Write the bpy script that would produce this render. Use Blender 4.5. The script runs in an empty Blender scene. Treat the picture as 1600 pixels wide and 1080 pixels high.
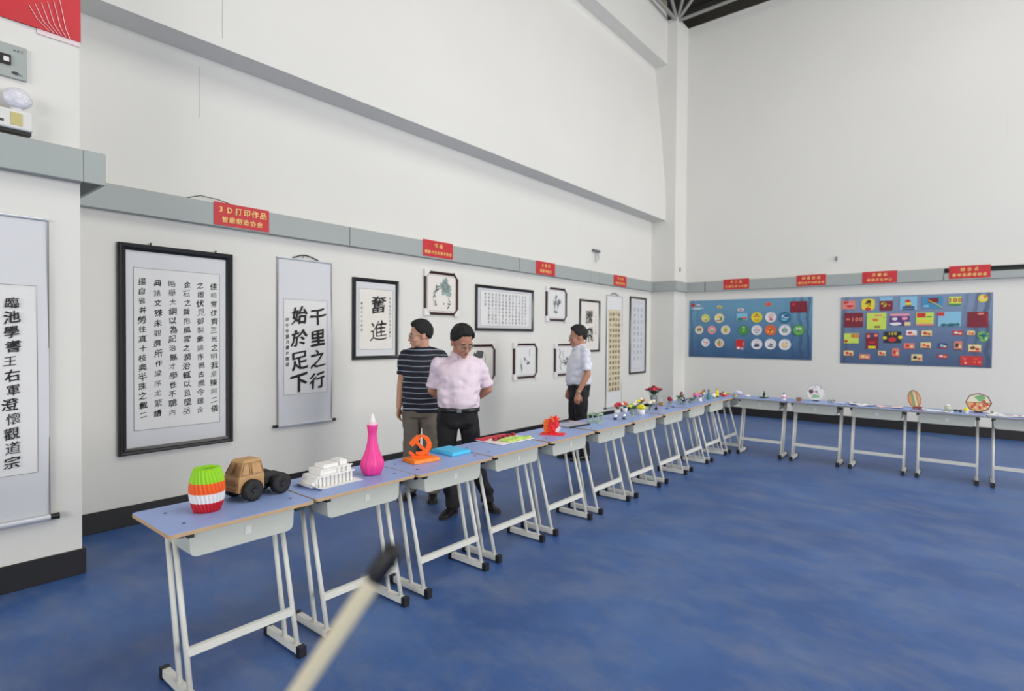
import bpy, math, random
from mathutils import Vector, Matrix, noise
R = math.radians
PI = math.pi
rnd = random.Random(7)
SC = bpy.context.scene
COL = SC.collection

# ------------------------------------------------------------------ camera, world, light, exposure
cam_d = bpy.data.cameras.new('camera')
cam = bpy.data.objects.new('camera', cam_d)
COL.objects.link(cam)
cam_d.sensor_fit = 'HORIZONTAL'
cam_d.sensor_width = 36.0
cam_d.lens = 875.76 / 1600 * 36.0
cam_d.clip_start = 0.05
yaw, pitch, roll = R(39.248), R(-0.965), R(0.4145)
_f = Vector((-math.sin(yaw), math.cos(yaw), 0))
_r = Vector((math.cos(yaw), math.sin(yaw), 0))
_u = Vector((0, 0, 1))
f2 = _f * math.cos(pitch) + _u * math.sin(pitch)
u2 = _u * math.cos(pitch) - _f * math.sin(pitch)
r3 = _r * math.cos(roll) + u2 * math.sin(roll)
u3 = u2 * math.cos(roll) - _r * math.sin(roll)
M = Matrix((r3, u3, -f2)).transposed().to_4x4()
M.translation = Vector((0, 0, 1.58))
cam.matrix_world = M
cam_d.dof.use_dof = True
cam_d.dof.focus_distance = 3.6
cam_d.dof.aperture_fstop = (cam_d.lens / 1000.0) / 0.013
SC.camera = cam

w = bpy.data.worlds.new('world')
SC.world = w
w.use_nodes = True
bg = w.node_tree.nodes['Background']
bg.inputs['Color'].default_value = (0.985, 0.99, 1.0, 1)
bg.inputs['Strength'].default_value = 0.42

def area(name, loc, size, power, rot=(0, 0, 0), color=(1, 0.98, 0.94)):
    d = bpy.data.lights.new(name, 'AREA')
    d.shape = 'RECTANGLE'
    d.size, d.size_y = size
    d.energy = power
    d.color = color
    o = bpy.data.objects.new(name, d)
    o.location = loc
    o.rotation_euler = rot
    COL.objects.link(o)
    return o
area('roof_light', (2.4, 4.6, 9.1), (6.5, 9.0), 620)
area('window_light', (12.0, 7.8, 3.1), (5.0, 6.5), 1300, (0, R(90), 0), (1, 0.985, 0.95))
area('window_light', (3.5, -11.0, 3.8), (10.0, 5.0), 1150, (R(90), 0, R(0)), (1.0, 0.985, 0.955))

SC.view_settings.view_transform = 'Standard'
SC.view_settings.look = 'None'
SC.view_settings.gamma = 1.0
SC.view_settings.use_curve_mapping = False
SC.view_settings.exposure = -0.1

# ------------------------------------------------------------------ materials
def lin(c):
    return tuple(((x / 255) / 12.92 if x / 255 <= 0.04045 else ((x / 255 + 0.055) / 1.055) ** 2.4) for x in c[:3]) + (1.0,)

MATS = {}
def mat(name, rgb, rough=0.6, metal=0.0, var=0.06, scale=6.0, bump=0.0, bscale=40.0, trans=0.0, ior=1.45, emis=None, coat=0.0, sheen=0.0, spec=0.5):
    """procedural principled material with gentle noise variation"""
    if name in MATS:
        return MATS[name]
    m = bpy.data.materials.new(name)
    m.use_nodes = True
    nt = m.node_tree
    b = nt.nodes['Principled BSDF']
    c = lin(rgb)
    tc = nt.nodes.new('ShaderNodeTexCoord')
    if var > 0:
        n = nt.nodes.new('ShaderNodeTexNoise')
        n.inputs['Scale'].default_value = scale
        n.inputs['Detail'].default_value = 4
        nt.links.new(tc.outputs['Object'], n.inputs['Vector'])
        mx = nt.nodes.new('ShaderNodeMix')
        mx.data_type = 'RGBA'
        mx.inputs[6].default_value = tuple(x * (1 - var) for x in c[:3]) + (1,)
        mx.inputs[7].default_value = tuple(min(1, x * (1 + var)) for x in c[:3]) + (1,)
        nt.links.new(n.outputs['Fac'], mx.inputs[0])
        nt.links.new(mx.outputs[2], b.inputs['Base Color'])
    else:
        b.inputs['Base Color'].default_value = c
    b.inputs['Roughness'].default_value = rough
    b.inputs['Metallic'].default_value = metal
    b.inputs['Specular IOR Level'].default_value = spec
    if trans:
        b.inputs['Transmission Weight'].default_value = trans
        b.inputs['IOR'].default_value = ior
    if coat:
        b.inputs['Coat Weight'].default_value = coat
    if bump:
        n2 = nt.nodes.new('ShaderNodeTexNoise')
        n2.inputs['Scale'].default_value = bscale
        n2.inputs['Detail'].default_value = 3
        nt.links.new(tc.outputs['Object'], n2.inputs['Vector'])
        bp = nt.nodes.new('ShaderNodeBump')
        bp.inputs['Strength'].default_value = bump
        bp.inputs['Distance'].default_value = 0.01
        nt.links.new(n2.outputs['Fac'], bp.inputs['Height'])
        nt.links.new(bp.outputs['Normal'], b.inputs['Normal'])
    MATS[name] = m
    return m

def ramp(nt, fac, stops):
    r = nt.nodes.new('ShaderNodeValToRGB')
    e = r.color_ramp.elements
    while len(e) < len(stops):
        e.new(0.5)
    for el, (p, c) in zip(e, stops):
        el.position = p
        el.color = c if len(c) == 4 else tuple(c) + (1,)
    nt.links.new(fac, r.inputs[0])
    return r.outputs[0]

def mixc(nt, fac, a, b):
    mx = nt.nodes.new('ShaderNodeMix')
    mx.data_type = 'RGBA'
    for sock, v in ((mx.inputs[0], fac), (mx.inputs[6], a), (mx.inputs[7], b)):
        if hasattr(v, 'links') or hasattr(v, 'is_linked'):
            nt.links.new(v, sock)
        else:
            sock.default_value = v
    return mx.outputs[2]

def wall_material(name, rgb):
    m = mat(name, rgb, 0.85, var=0.0)
    nt = m.node_tree
    b = nt.nodes['Principled BSDF']
    g = nt.nodes.new('ShaderNodeNewGeometry')
    n = nt.nodes.new('ShaderNodeTexNoise'); n.inputs['Scale'].default_value = 0.7; n.inputs['Detail'].default_value = 5
    nt.links.new(g.outputs['Position'], n.inputs['Vector'])
    c = lin(rgb)
    base = ramp(nt, n.outputs['Fac'], [(0.3, tuple(x * 0.965 for x in c[:3])), (0.7, c)])
    # fine vertical runs and scuffs in the paint
    mp = nt.nodes.new('ShaderNodeMapping'); mp.inputs['Scale'].default_value = (3.0, 3.0, 0.25)
    nt.links.new(g.outputs['Position'], mp.inputs['Vector'])
    n2 = nt.nodes.new('ShaderNodeTexNoise'); n2.inputs['Scale'].default_value = 3.0; n2.inputs['Detail'].default_value = 8
    nt.links.new(mp.outputs['Vector'], n2.inputs['Vector'])
    f = ramp(nt, n2.outputs['Fac'], [(0.68, (0, 0, 0)), (0.8, (0.16, 0.16, 0.16))])
    nt.links.new(mixc(nt, f, base, tuple(x * 0.7 for x in c[:3]) + (1,)), b.inputs['Base Color'])
    n3 = nt.nodes.new('ShaderNodeTexNoise'); n3.inputs['Scale'].default_value = 9.0; n3.inputs['Detail'].default_value = 4
    nt.links.new(g.outputs['Position'], n3.inputs['Vector'])
    bp = nt.nodes.new('ShaderNodeBump'); bp.inputs['Strength'].default_value = 0.12; bp.inputs['Distance'].default_value = 0.01
    nt.links.new(n3.outputs['Fac'], bp.inputs['Height']); nt.links.new(bp.outputs['Normal'], b.inputs['Normal'])
    return m

WALL = wall_material('wall_paint', (222, 221, 216))
BEAM = WALL
TRUNK = mat('grey_trunking', (160, 167, 165), 0.55, var=0.04, scale=3)
BASEB = mat('black_baseboard', (20, 19, 23), 0.5, var=0.3, scale=9)

def floor_material():
    m = mat('blue_floor', (45, 75, 135), 0.42, var=0.0)
    nt = m.node_tree
    b = nt.nodes['Principled BSDF']
    g = nt.nodes.new('ShaderNodeNewGeometry')
    n = nt.nodes.new('ShaderNodeTexNoise'); n.inputs['Scale'].default_value = 0.9; n.inputs['Detail'].default_value = 7; n.inputs['Roughness'].default_value = 0.62
    nt.links.new(g.outputs['Position'], n.inputs['Vector'])
    base = ramp(nt, n.outputs['Fac'], [(0.3, lin((44, 78, 136))), (0.5, lin((52, 90, 150))), (0.72, lin((70, 108, 166)))])
    mp = nt.nodes.new('ShaderNodeMapping'); mp.inputs['Rotation'].default_value = (0, 0, R(35)); mp.inputs['Scale'].default_value = (1.2, 2.0, 1)
    nt.links.new(g.outputs['Position'], mp.inputs['Vector'])
    n2 = nt.nodes.new('ShaderNodeTexNoise'); n2.inputs['Scale'].default_value = 1.6; n2.inputs['Detail'].default_value = 9; n2.inputs['Roughness'].default_value = 0.7
    nt.links.new(mp.outputs['Vector'], n2.inputs['Vector'])
    f = ramp(nt, n2.outputs['Fac'], [(0.44, (0, 0, 0)), (0.72, (0.62, 0.62, 0.62))])
    c2 = mixc(nt, f, base, lin((116, 126, 150)))
    v = nt.nodes.new('ShaderNodeTexVoronoi'); v.inputs['Scale'].default_value = 3.2; v.inputs['Randomness'].default_value = 1.0
    nt.links.new(g.outputs['Position'], v.inputs['Vector'])
    f3 = ramp(nt, v.outputs['Distance'], [(0.012, (0.8, 0.8, 0.8)), (0.03, (0, 0, 0))])
    n4 = nt.nodes.new('ShaderNodeTexNoise'); n4.inputs['Scale'].default_value = 0.8
    nt.links.new(g.outputs['Position'], n4.inputs['Vector'])
    gate = ramp(nt, n4.outputs['Fac'], [(0.52, (0, 0, 0)), (0.6, (1, 1, 1))])
    mu = nt.nodes.new('ShaderNodeMath'); mu.operation = 'MULTIPLY'
    nt.links.new(f3, mu.inputs[0]); nt.links.new(gate, mu.inputs[1])
    nt.links.new(mixc(nt, mu.outputs[0], c2, lin((190, 195, 205))), b.inputs['Base Color'])
    nt.links.new(ramp(nt, n2.outputs['Fac'], [(0.3, (0.38, 0.38, 0.38)), (0.8, (0.6, 0.6, 0.6))]), b.inputs['Roughness'])
    bp = nt.nodes.new('ShaderNodeBump'); bp.inputs['Strength'].default_value = 0.1; bp.inputs['Distance'].default_value = 0.01
    nt.links.new(n.outputs['Fac'], bp.inputs['Height']); nt.links.new(bp.outputs['Normal'], b.inputs['Normal'])
    return m
FLOOR = floor_material()

# ------------------------------------------------------------------ mesh builder
class MB:
    def __init__(s):
        s.v = []; s.f = []; s.mi = []; s.cur = 0
    def add(s, vs, fs):
        o = len(s.v)
        s.v += [tuple(p) for p in vs]
        s.f += [tuple(i + o for i in f) for f in fs]
        s.mi += [s.cur] * len(fs)
        return s
    def box(s, c, d, rot=None, taper=None):
        hx, hy, hz = d[0] / 2, d[1] / 2, d[2] / 2
        t = taper or (1, 1)
        vs = [Vector((x * (t[0] if z > 0 else 1), y * (t[1] if z > 0 else 1), z)) for z in (-hz, hz) for y in (-hy, hy) for x in (-hx, hx)]
        if rot is not None:
            vs = [rot @ p for p in vs]
        c = Vector(c)
        vs = [p + c for p in vs]
        return s.add(vs, [(0, 2, 3, 1), (4, 5, 7, 6), (0, 1, 5, 4), (2, 6, 7, 3), (0, 4, 6, 2), (1, 3, 7, 5)])
    def bb(s, x0, x1, y0, y1, z0, z1):
        return s.box(((x0 + x1) / 2, (y0 + y1) / 2, (z0 + z1) / 2), (x1 - x0, y1 - y0, z1 - z0))
    def rings(s, rs, cap=True, closed=True):
        n = len(rs[0]); vs = []; fs = []
        for r in rs: vs += r
        for i in range(len(rs) - 1):
            for j in range(n if closed else n - 1):
                k = (j + 1) % n
                fs.append((i * n + j, i * n + k, (i + 1) * n + k, (i + 1) * n + j))
        if cap:
            fs.append(tuple(range(n - 1, -1, -1)))
            fs.append(tuple((len(rs) - 1) * n + j for j in range(n)))
        return s.add(vs, fs)
    def cyl(s, a, b, r0, r1=None, n=12, cap=True):
        r1 = r0 if r1 is None else r1
        a, b = Vector(a), Vector(b)
        d = (b - a)
        q = d.to_track_quat('Z', 'Y')
        def ring(c, r): return [c + q @ Vector((r * math.cos(2 * PI * i / n), r * math.sin(2 * PI * i / n), 0)) for i in range(n)]
        return s.rings([ring(a, r0), ring(b, r1)], cap)
    def capsule(s, a, b, r0, r1=None, n=12, k=3):
        r1 = r0 if r1 is None else r1
        a, b = Vector(a), Vector(b)
        q = (b - a).to_track_quat('Z', 'Y'); ax = (b - a).normalized()
        rs = []
        def ring(c, r): return [c + q @ Vector((r * math.cos(2 * PI * i / n), r * math.sin(2 * PI * i / n), 0)) for i in range(n)]
        for j in range(k, 0, -1):
            t = PI / 2 * j / (k + .3); rs.append(ring(a - ax * r0 * math.sin(t), r0 * math.cos(t)))
        rs.append(ring(a, r0)); rs.append(ring(b, r1))
        for j in range(1, k + 1):
            t = PI / 2 * j / (k + .3); rs.append(ring(b + ax * r1 * math.sin(t), r1 * math.cos(t)))
        return s.rings(rs)
    def ell(s, c, r, n=16, m=10, rot=None):
        c = Vector(c)
        if not hasattr(r, '__len__'): r = (r, r, r)
        rs = []
        for j in range(m + 1):
            t = -PI / 2 + PI * (j + .02) / (m + .04)
            ring = []
            for i in range(n):
                p = Vector((r[0] * math.cos(t) * math.cos(2 * PI * i / n), r[1] * math.cos(t) * math.sin(2 * PI * i / n), r[2] * math.sin(t)))
                if rot is not None: p = rot @ p
                ring.append(c + p)
            rs.append(ring)
        return s.rings(rs)
    def lathe(s, prof, n=24, c=(0, 0, 0), flute=0, depth=0.0, twist=0.0, cap=True):
        rs = []
        for r, z in prof:
            ring = []
            for i in range(n):
                a = 2 * PI * i / n
                rr = r * (1 + depth * math.cos(flute * (a + twist * z))) if flute else r
                ring.append(Vector((c[0] + rr * math.cos(a), c[1] + rr * math.sin(a), c[2] + z)))
            rs.append(ring)
        return s.rings(rs, cap)
    def tube(s, pts, r, n=8):
        pts = [Vector(p) for p in pts]
        rs = []
        for i, p in enumerate(pts):
            a = pts[max(0, i - 1)]; b = pts[min(len(pts) - 1, i + 1)]
            q = (b - a).to_track_quat('Z', 'Y')
            rr = r[i] if hasattr(r, '__len__') else r
            rs.append([p + q @ Vector((rr * math.cos(2 * PI * k / n), rr * math.sin(2 * PI * k / n), 0)) for k in range(n)])
        return s.rings(rs)
    def prism(s, pts, y0, y1):
        """polygon in x,z extruded along y (y0 = front)"""
        n = len(pts)
        vs = [(x, y0, z) for x, z in pts] + [(x, y1, z) for x, z in pts]
        fs = [tuple(range(n)), tuple(range(2 * n - 1, n - 1, -1))] + [(i, i + n, (i + 1) % n + n, (i + 1) % n) for i in range(n)]
        return s.add(vs, fs)
    def disc(s, x, z, rx, rz, y0, y1, n=20, a0=0, a1=2 * PI):
        full = abs(a1 - a0 - 2 * PI) < 1e-4
        k = n if full else n + 1
        pts = [(x + rx * math.cos(a0 + (a1 - a0) * i / n), z + rz * math.sin(a0 + (a1 - a0) * i / n)) for i in range(k)]
        return s.prism(pts, y0, y1)
    def mesh(s, name, mats, smooth=False):
        me = bpy.data.meshes.new(name)
        me.from_pydata([tuple(p) for p in s.v], [], s.f)
        for m in (mats if isinstance(mats, (list, tuple)) else [mats]): me.materials.append(m)
        if any(s.mi): me.polygons.foreach_set('material_index', s.mi)
        if smooth: me.polygons.foreach_set('use_smooth', [True] * len(me.polygons))
        me.update()
        return me
    def build(s, name, mats, parent=None, smooth=False, label=None):
        o = bpy.data.objects.new(name, s.mesh(name, mats, smooth))
        COL.objects.link(o)
        if parent: o.parent = parent
        if label: o['label'] = label
        return o

def smooth_auto(o, ang=40):
    me = o.data
    me.polygons.foreach_set('use_smooth', [True] * len(me.polygons))
    try: me.set_sharp_from_angle(angle=R(ang))
    except Exception: pass
    return o

def bevel(o, w=0.002, seg=2):
    b = o.modifiers.new('bevel', 'BEVEL'); b.width = w; b.segments = seg; b.limit_method = 'ANGLE'
    return o

def thing(name, label, cat, loc=(0, 0, 0), rz=0.0, group=None):
    o = bpy.data.objects.new(name, None)
    o.empty_display_size = 0.05
    COL.objects.link(o)
    o.location = loc; o.rotation_euler = (0, 0, rz)
    o['label'] = label; o['category'] = cat
    if group: o['group'] = group
    return o

def struct(o):
    o['kind'] = 'structure'
    return o

def tag(o, label, cat, group=None):
    o['label'] = label; o['category'] = cat
    if group: o['group'] = group
    return o

def copy_tree(o, parent=None):
    c = o.copy(); COL.objects.link(c)
    if parent: c.parent = parent
    for ch in list(o.children): copy_tree(ch, c)
    return c

# ------------------------------------------------------------------ lettering
GL = {}
def glyph(ch, weight):
    weight = 0.0
    k = (ch, round(weight, 3))
    if k not in GL:
        cu = bpy.data.curves.new('g', 'FONT'); cu.body = ch; cu.resolution_u = 2; cu.offset = weight
        o = bpy.data.objects.new('g', cu)
        me = bpy.data.meshes.new_from_object(o)
        vs = [tuple(v.co) for v in me.vertices]; fs = [tuple(p.vertices) for p in me.polygons]
        bpy.data.objects.remove(o); bpy.data.curves.remove(cu); bpy.data.meshes.remove(me)
        xs = [v[0] for v in vs] or [0, 1]
        GL[k] = (vs, fs, min(xs), max(xs))
    return GL[k]

def put_char(mb, ch, x, z, size, y, weight=0.0, brush=0.0, rot=0.0, sx=1.0):
    """one character centred on x,z in the local x-z plane, facing -y"""
    vs, fs, a, b = glyph(ch, weight)
    cx = (a + b) / 2; cz = 0.38 if ord(ch) > 0x2e80 else 0.35
    sh = 0.16 * brush
    seed = rnd.random() * 50
    ca, sa = math.cos(rot), math.sin(rot)
    w2 = weight * 0.9
    for q, (ox, oz) in enumerate([(0, 0)] + ([(w2, w2 * .5), (-w2, -w2 * .3), (w2 * .2, -w2 * .9)] if weight > .012 else [])):
        out = []
        for (px, py, _) in vs:
            u = (px - cx) + ox; v = (py - cz) + oz
            if brush:
                nz = noise.noise_vector(Vector((u * 1.8 + seed, v * 1.8, seed + q * .12)))
                u += nz.x * 0.075 * brush; v += nz.y * 0.075 * brush
                v += u * sh
            u, v = u * ca - v * sa, u * sa + v * ca
            out.append((x + u * size * sx, y - q * .0002, z + v * size))
        mb.add(out, fs)

def column(mb, text, x, ztop, step, size, y, weight=0.0, brush=1.0, jit=0.0, sx=1.0, each=None):
    for i, ch in enumerate(text):
        if ch == ' ': continue
        if each: mb = MB()
        k = size * (1 + rnd.uniform(-.12, .12) * brush)
        put_char(mb, ch, x + rnd.uniform(-1, 1) * jit, ztop - (i + .5) * step, k, y, weight + rnd.uniform(-.008, .008) * (1 if weight else 0), brush, rnd.uniform(-.06, .06) * brush, sx)
        if each: mb.build('character', INK, each)

def row(mb, text, x, z, step, size, y, weight=0.0, brush=0.3, sx=1.0):
    n = len(text)
    for i, ch in enumerate(text):
        if ch == ' ': continue
        put_char(mb, ch, x + (i - (n - 1) / 2) * step, z, size, y, weight, brush, 0, sx)

INK = mat('black_ink', (22, 22, 24), 0.7, var=0.25, scale=60)
GREYINK = mat('grey_ink', (70, 72, 76), 0.8, var=0.3, scale=60)

# ------------------------------------------------------------------ setting
LW = -5.325    # left wall plane
RW = 11.8      # right wall plane
PX = -4.5      # pillar front
PY = 1.054     # pillar corner
CXX = -4.80    # corner column front
CYY = 11.22

b = MB(); b.bb(-5.6, 20, -14, 12.1, -0.2, 0); struct(b.build('floor', FLOOR))
b = MB(); b.bb(LW - 0.25, LW, -14, RW + .25, 0, 8.55); struct(b.build('wall_left', WALL))
b = MB(); b.bb(LW, 20, RW, RW + .25, 0, 8.22); struct(b.build('wall_right', WALL))
b = MB(); b.bb(LW, PX, -3.2, PY, 0, 8.5); struct(b.build('wall_pillar', WALL))
b = MB(); b.bb(LW, CXX, CYY, RW, 0, 8.22); struct(b.build('wall_corner', WALL))
# concrete beams of the left wall
b = MB()
b.prism([(-5.013, 4.04), (-5.013, 4.5), (-5.05, 5.0), (-5.13, 5.9), (-5.24, 6.9), (LW, 7.7), (LW, 4.04)], PY, CYY)
struct(b.build('trim_1', BEAM))
b = MB(); b.bb(LW, -5.013, PY, CYY, 7.30, 8.35); struct(b.build('trim_2', BEAM))

# hairline expansion joint in the plaster
PLATE = mat('grey_plate', (160, 168, 164), .5)
b = MB(); b.bb(-5.0135, -5.0115, 2.173, 2.176, 4.12, 4.5)
struct(b.build('trim_6', PLATE))
b = MB(); b.bb(LW, LW + .0015, 2.110, 2.1125, 3.5, 3.95)
struct(b.build('trim_7', PLATE))

# baseboards
def base(name, segs):
    m = MB()
    for s in segs: m.bb(*s, 0, 0.165)
    return struct(bevel(m.build(name, BASEB), .003, 1))
base('baseboard_left', [(LW, LW + .018, PY, CYY), (PX, PX + .018, -3.2, PY + .018), (LW, PX, PY, PY + .018)])
base('baseboard_right', [(CXX, 20, RW - .018, RW), (CXX, CXX + .018, CYY - .018, RW), (LW, CXX, CYY - .018, CYY)])

# grey trunking band in panels
TZ0, TZ1 = 2.55, 2.755
T = bpy.data.objects.new('trim_3', None); COL.objects.link(T); T['kind'] = 'structure'
def panel(x0, x1, y0, y1, z0=TZ0, z1=TZ1, name='panel', m=TRUNK):
    mb = MB(); mb.bb(x0, x1, y0, y1, z0, z1); return bevel(mb.build(name, m, T), .003, 1)
js = [PY + .0, 3.62, 6.58, 8.62, 8.92, 10.35, CYY - .08]
for a, c in zip(js, js[1:]): panel(LW, LW + .08, a + .003, c - .003)
panel(PX, PX + .08, -3.2, -1.2); panel(PX, PX + .08, -1.197, PY)
panel(PX + .062, PX + .08, PY + .0015, PY + .12); panel(LW + .0805, PX + .0615, PY + .102, PY + .12); panel(LW + .08, PX, PY + .0, PY + .008)   # open-bottomed box end wrapping round the pillar
panel(LW + .08, CXX + .08, CYY - .08, CYY)                    # round the corner column
panel(CXX, CXX + .08, CYY, RW - .083)
js = [CXX + .0, -4.34, -2.35, -0.36]
for a, c in zip(js, js[1:]): panel(a + .006, c - .006, RW - .08, RW)
DARKIN = mat('dark_gap', (46, 50, 48), 0.8)
panel(-0.35, 6, RW - .08, RW, TZ0, TZ1 - .085)                 # open channel: lower lip only
panel(-0.35, 6, RW - .03, RW, TZ1 - .085, TZ1 - .012, 'channel_back', DARKIN)
panel(-0.35, 6, RW - .08, RW, TZ1 - .010, TZ1, 'lip')
panel(-4.347, -4.337, RW - .081, RW - .07, TZ0, TZ1, 'joint_gap', DARKIN)
panel(LW + .07, LW + .081, 6.576, 6.584, TZ0 + .03, TZ1, 'joint_gap', DARKIN)

# roof: dark deck with tubular space frame
ROOF = mat('roof_deck', (74, 72, 66), 0.8, var=0.2, scale=2)
TUBE = mat('truss_tube', (150, 150, 146), 0.5, var=0.1)
b = MB(); b.bb(-6.4, 20, -14, 13, 9.35, 9.5); 
for i in range(54): b.bb(-6.4, 20, -13.8 + i * .5, -13.65 + i * .5, 9.29, 9.35)
struct(b.build('ceiling', ROOF))
b = MB(); b.bb(-6.4, 20, 12.9, 13.0, 8.0, 9.4); b.bb(-6.4, -6.3, -14, 12.9, 8.0, 9.4)
struct(b.build('trim_4', ROOF))
BEIGE = mat('beige_purlin', (176, 172, 150), 0.7)
b = MB(); b.bb(-5.6, -5.2, -14, 11.6, 8.56, 8.86); struct(b.build('trim_5', BEIGE))
tr = thing('roof_truss', 'grey tubular steel space frame node and tubes under the dark roof, in the corner', 'truss', (-4.84, 11.3, 8.18))
m = MB(); m.ell((0, 0, 0), .06); m.cyl((0, 0, -.12), (0, 0, 0), .035); smooth_auto(m.build('node', TUBE, tr))
for e in ((-1.0, -.9, 1.1), (-.15, -.45, 1.05), (.35, -.1, 1.08), (.95, 0, 1.0), (3.0, 0, .06), (-.05, -3.2, .12), (-.5, .45, .35)):
    m = MB(); m.cyl((0, 0, 0), e, .034, n=10); smooth_auto(m.build('tube', TUBE, tr))
m = MB(); m.ell((3, 0, .06), .06); m.ell((-.05, -3.2, .12), .06); smooth_auto(m.build('node', TUBE, tr))
m = MB(); m.cyl((3, 0, .06), (4.2, 0, 1.1), .034); m.cyl((3, 0, .06), (6, 0, .1), .034); m.cyl((-.05, -3.2, .12), (-.05, -6.4, .14), .034); smooth_auto(m.build('tube', TUBE, tr))

# ------------------------------------------------------------------ wall art : local x right, z up, front faces -y
def on_left(y, z, x=LW): return (x, y, z), PI / 2
def on_right(x, z, y=RW): return (x, y, z), 0.0

BLACKFR = mat('black_frame', (24, 23, 26), 0.35, var=0.2, coat=0.3)
BROWNFR = mat('brown_frame', (58, 30, 30), 0.4, var=0.2)
MATP = mat('grey_mount', (208, 210, 214), 0.55, var=0.02)
PAPER = mat('rice_paper', (222, 222, 222), 0.8, var=0.03, scale=12)
WARMP = mat('warm_paper', (226, 221, 214), 0.8, var=0.04, scale=12)
CREAM = mat('cream_paper', (214, 203, 172), 0.8, var=0.05, scale=12)
WHITEC = mat('white_corner', (226, 222, 222), 0.5)
SILVER = mat('silver_roller', (200, 204, 210), 0.3, metal=0.3, var=0.03)
BLACKP = mat('black_plastic', (18, 18, 20), 0.4, var=0.1)
THINL = mat('thin_line', (110, 108, 108), 0.8, var=0)
GLASS = mat('picture_glass', (255, 255, 255), 0.03, var=0, trans=1.0, ior=1.05)

def frame_part(t, w, h, fw, depth, m, chamfer=0.0):
    W2, H2 = w / 2, h / 2
    def rect(ix, c, y):
        a, d = W2 - ix, H2 - ix
        if c <= 0: c = 1e-4
        return [Vector((x, y, z)) for x, z in ((-a + c, -d), (a - c, -d), (a, -d + c), (a, d - c), (a - c, d), (-a + c, d), (-a, d - c), (-a, -d + c))]
    ch = chamfer
    mb = MB()
    prof = [(0, 0.0), (0, -depth * .8), (fw * .18, -depth), (fw * .5, -depth * .8), (fw * .62, -depth * .95), (fw, -depth * .55), (fw, 0.0)]
    rs = [rect(i, ch * (1 - .3 * i / fw) if ch else 0, y) for i, y in prof]
    mb.rings(rs + [rs[0]], cap=False)
    return smooth_auto(mb.build('frame', m, t), 30)

def line_rect(t, w, h, cz=0, y=-.0145, th=.0018, cx=0, name='border_line', m=THINL):
    mb = MB()
    for x in (-w / 2, w / 2): mb.box((cx + x, y, cz), (th, .0006, h))
    for z in (-h / 2, h / 2): mb.box((cx, y, cz + z), (w, .0006, th))
    return mb.build(name, m, t)

def framed(name, label, cat, y0, y1, z0, z1, fw, m, mount, paper_rect, paper_m, chamfer=0, corners=False, group=None, depth=.03):
    w, h = y1 - y0, z1 - z0
    loc, rz = on_left((y0 + y1) / 2, (z0 + z1) / 2, LW + .002)
    t = thing(name, label, cat, loc, rz, group)
    frame_part(t, w, h, fw, depth, m, chamfer)
    mb = MB(); mb.box((0, -.006, 0), (w - fw * 1.4, .008, h - fw * 1.4)); mb.build('mount', mount, t)
    if paper_rect:
        pw, ph = paper_rect
        mb = MB(); mb.box((0, -.0115, 0), (pw, .002, ph)); mb.build('paper', paper_m, t)
        line_rect(t, pw, ph, y=-.0128, th=.003)
    if corners:
        for sx in (-1, 1):
            for sz in (-1, 1):
                mb = MB(); c = .075
                pts = [(sx * (w / 2 + .012), sz * (h / 2 + .012)), (sx * (w / 2 - c), sz * (h / 2 + .012)), (sx * (w / 2 - c), sz * (h / 2 - .012)), (sx * (w / 2 - .015), sz * (h / 2 - c)), (sx * (w / 2 + .012), sz * (h / 2 - c))]
                if sx * sz < 0: pts = pts[::-1]
                mb.prism(pts, -depth - .006, 0.0); mb.build('corner_guard', WHITEC, t)
    return t, w, h

# 1 large black frame with six columns
t, w, h = framed('framed_calligraphy', 'large tall black framed calligraphy of six dense columns, nearest the pillar', 'picture', 1.485, 2.387, .583, 2.314, .055, BLACKFR, MATP, (.68, 1.345), PAPER, depth=.04)
cols = ['揚自省并勞往真十枝典半珠之載二', '典諸文殊未觀攬所作論序尤繁譜', '略舉大綱以為記治無才學性不聰內', '金石之聲抱風雲之潤治輒以且墜岳', '之固伏見御製衆論序照古騰今理含', '佳相常住齊三光之明我皇臻同二儀']
mb = MB()
for i, c in enumerate(cols):
    column(mb, c, -.275 + i * .113, .60, 1.185 / len(c), .062, -.0135, .016, 1.0, .006, each=t)
for x in (-.22, .3):
    mb = MB(); mb.cyl((x, -.03, .87), (x + .01, -.01, .885), .006); mb.build('nail', BLACKP, t)

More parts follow.
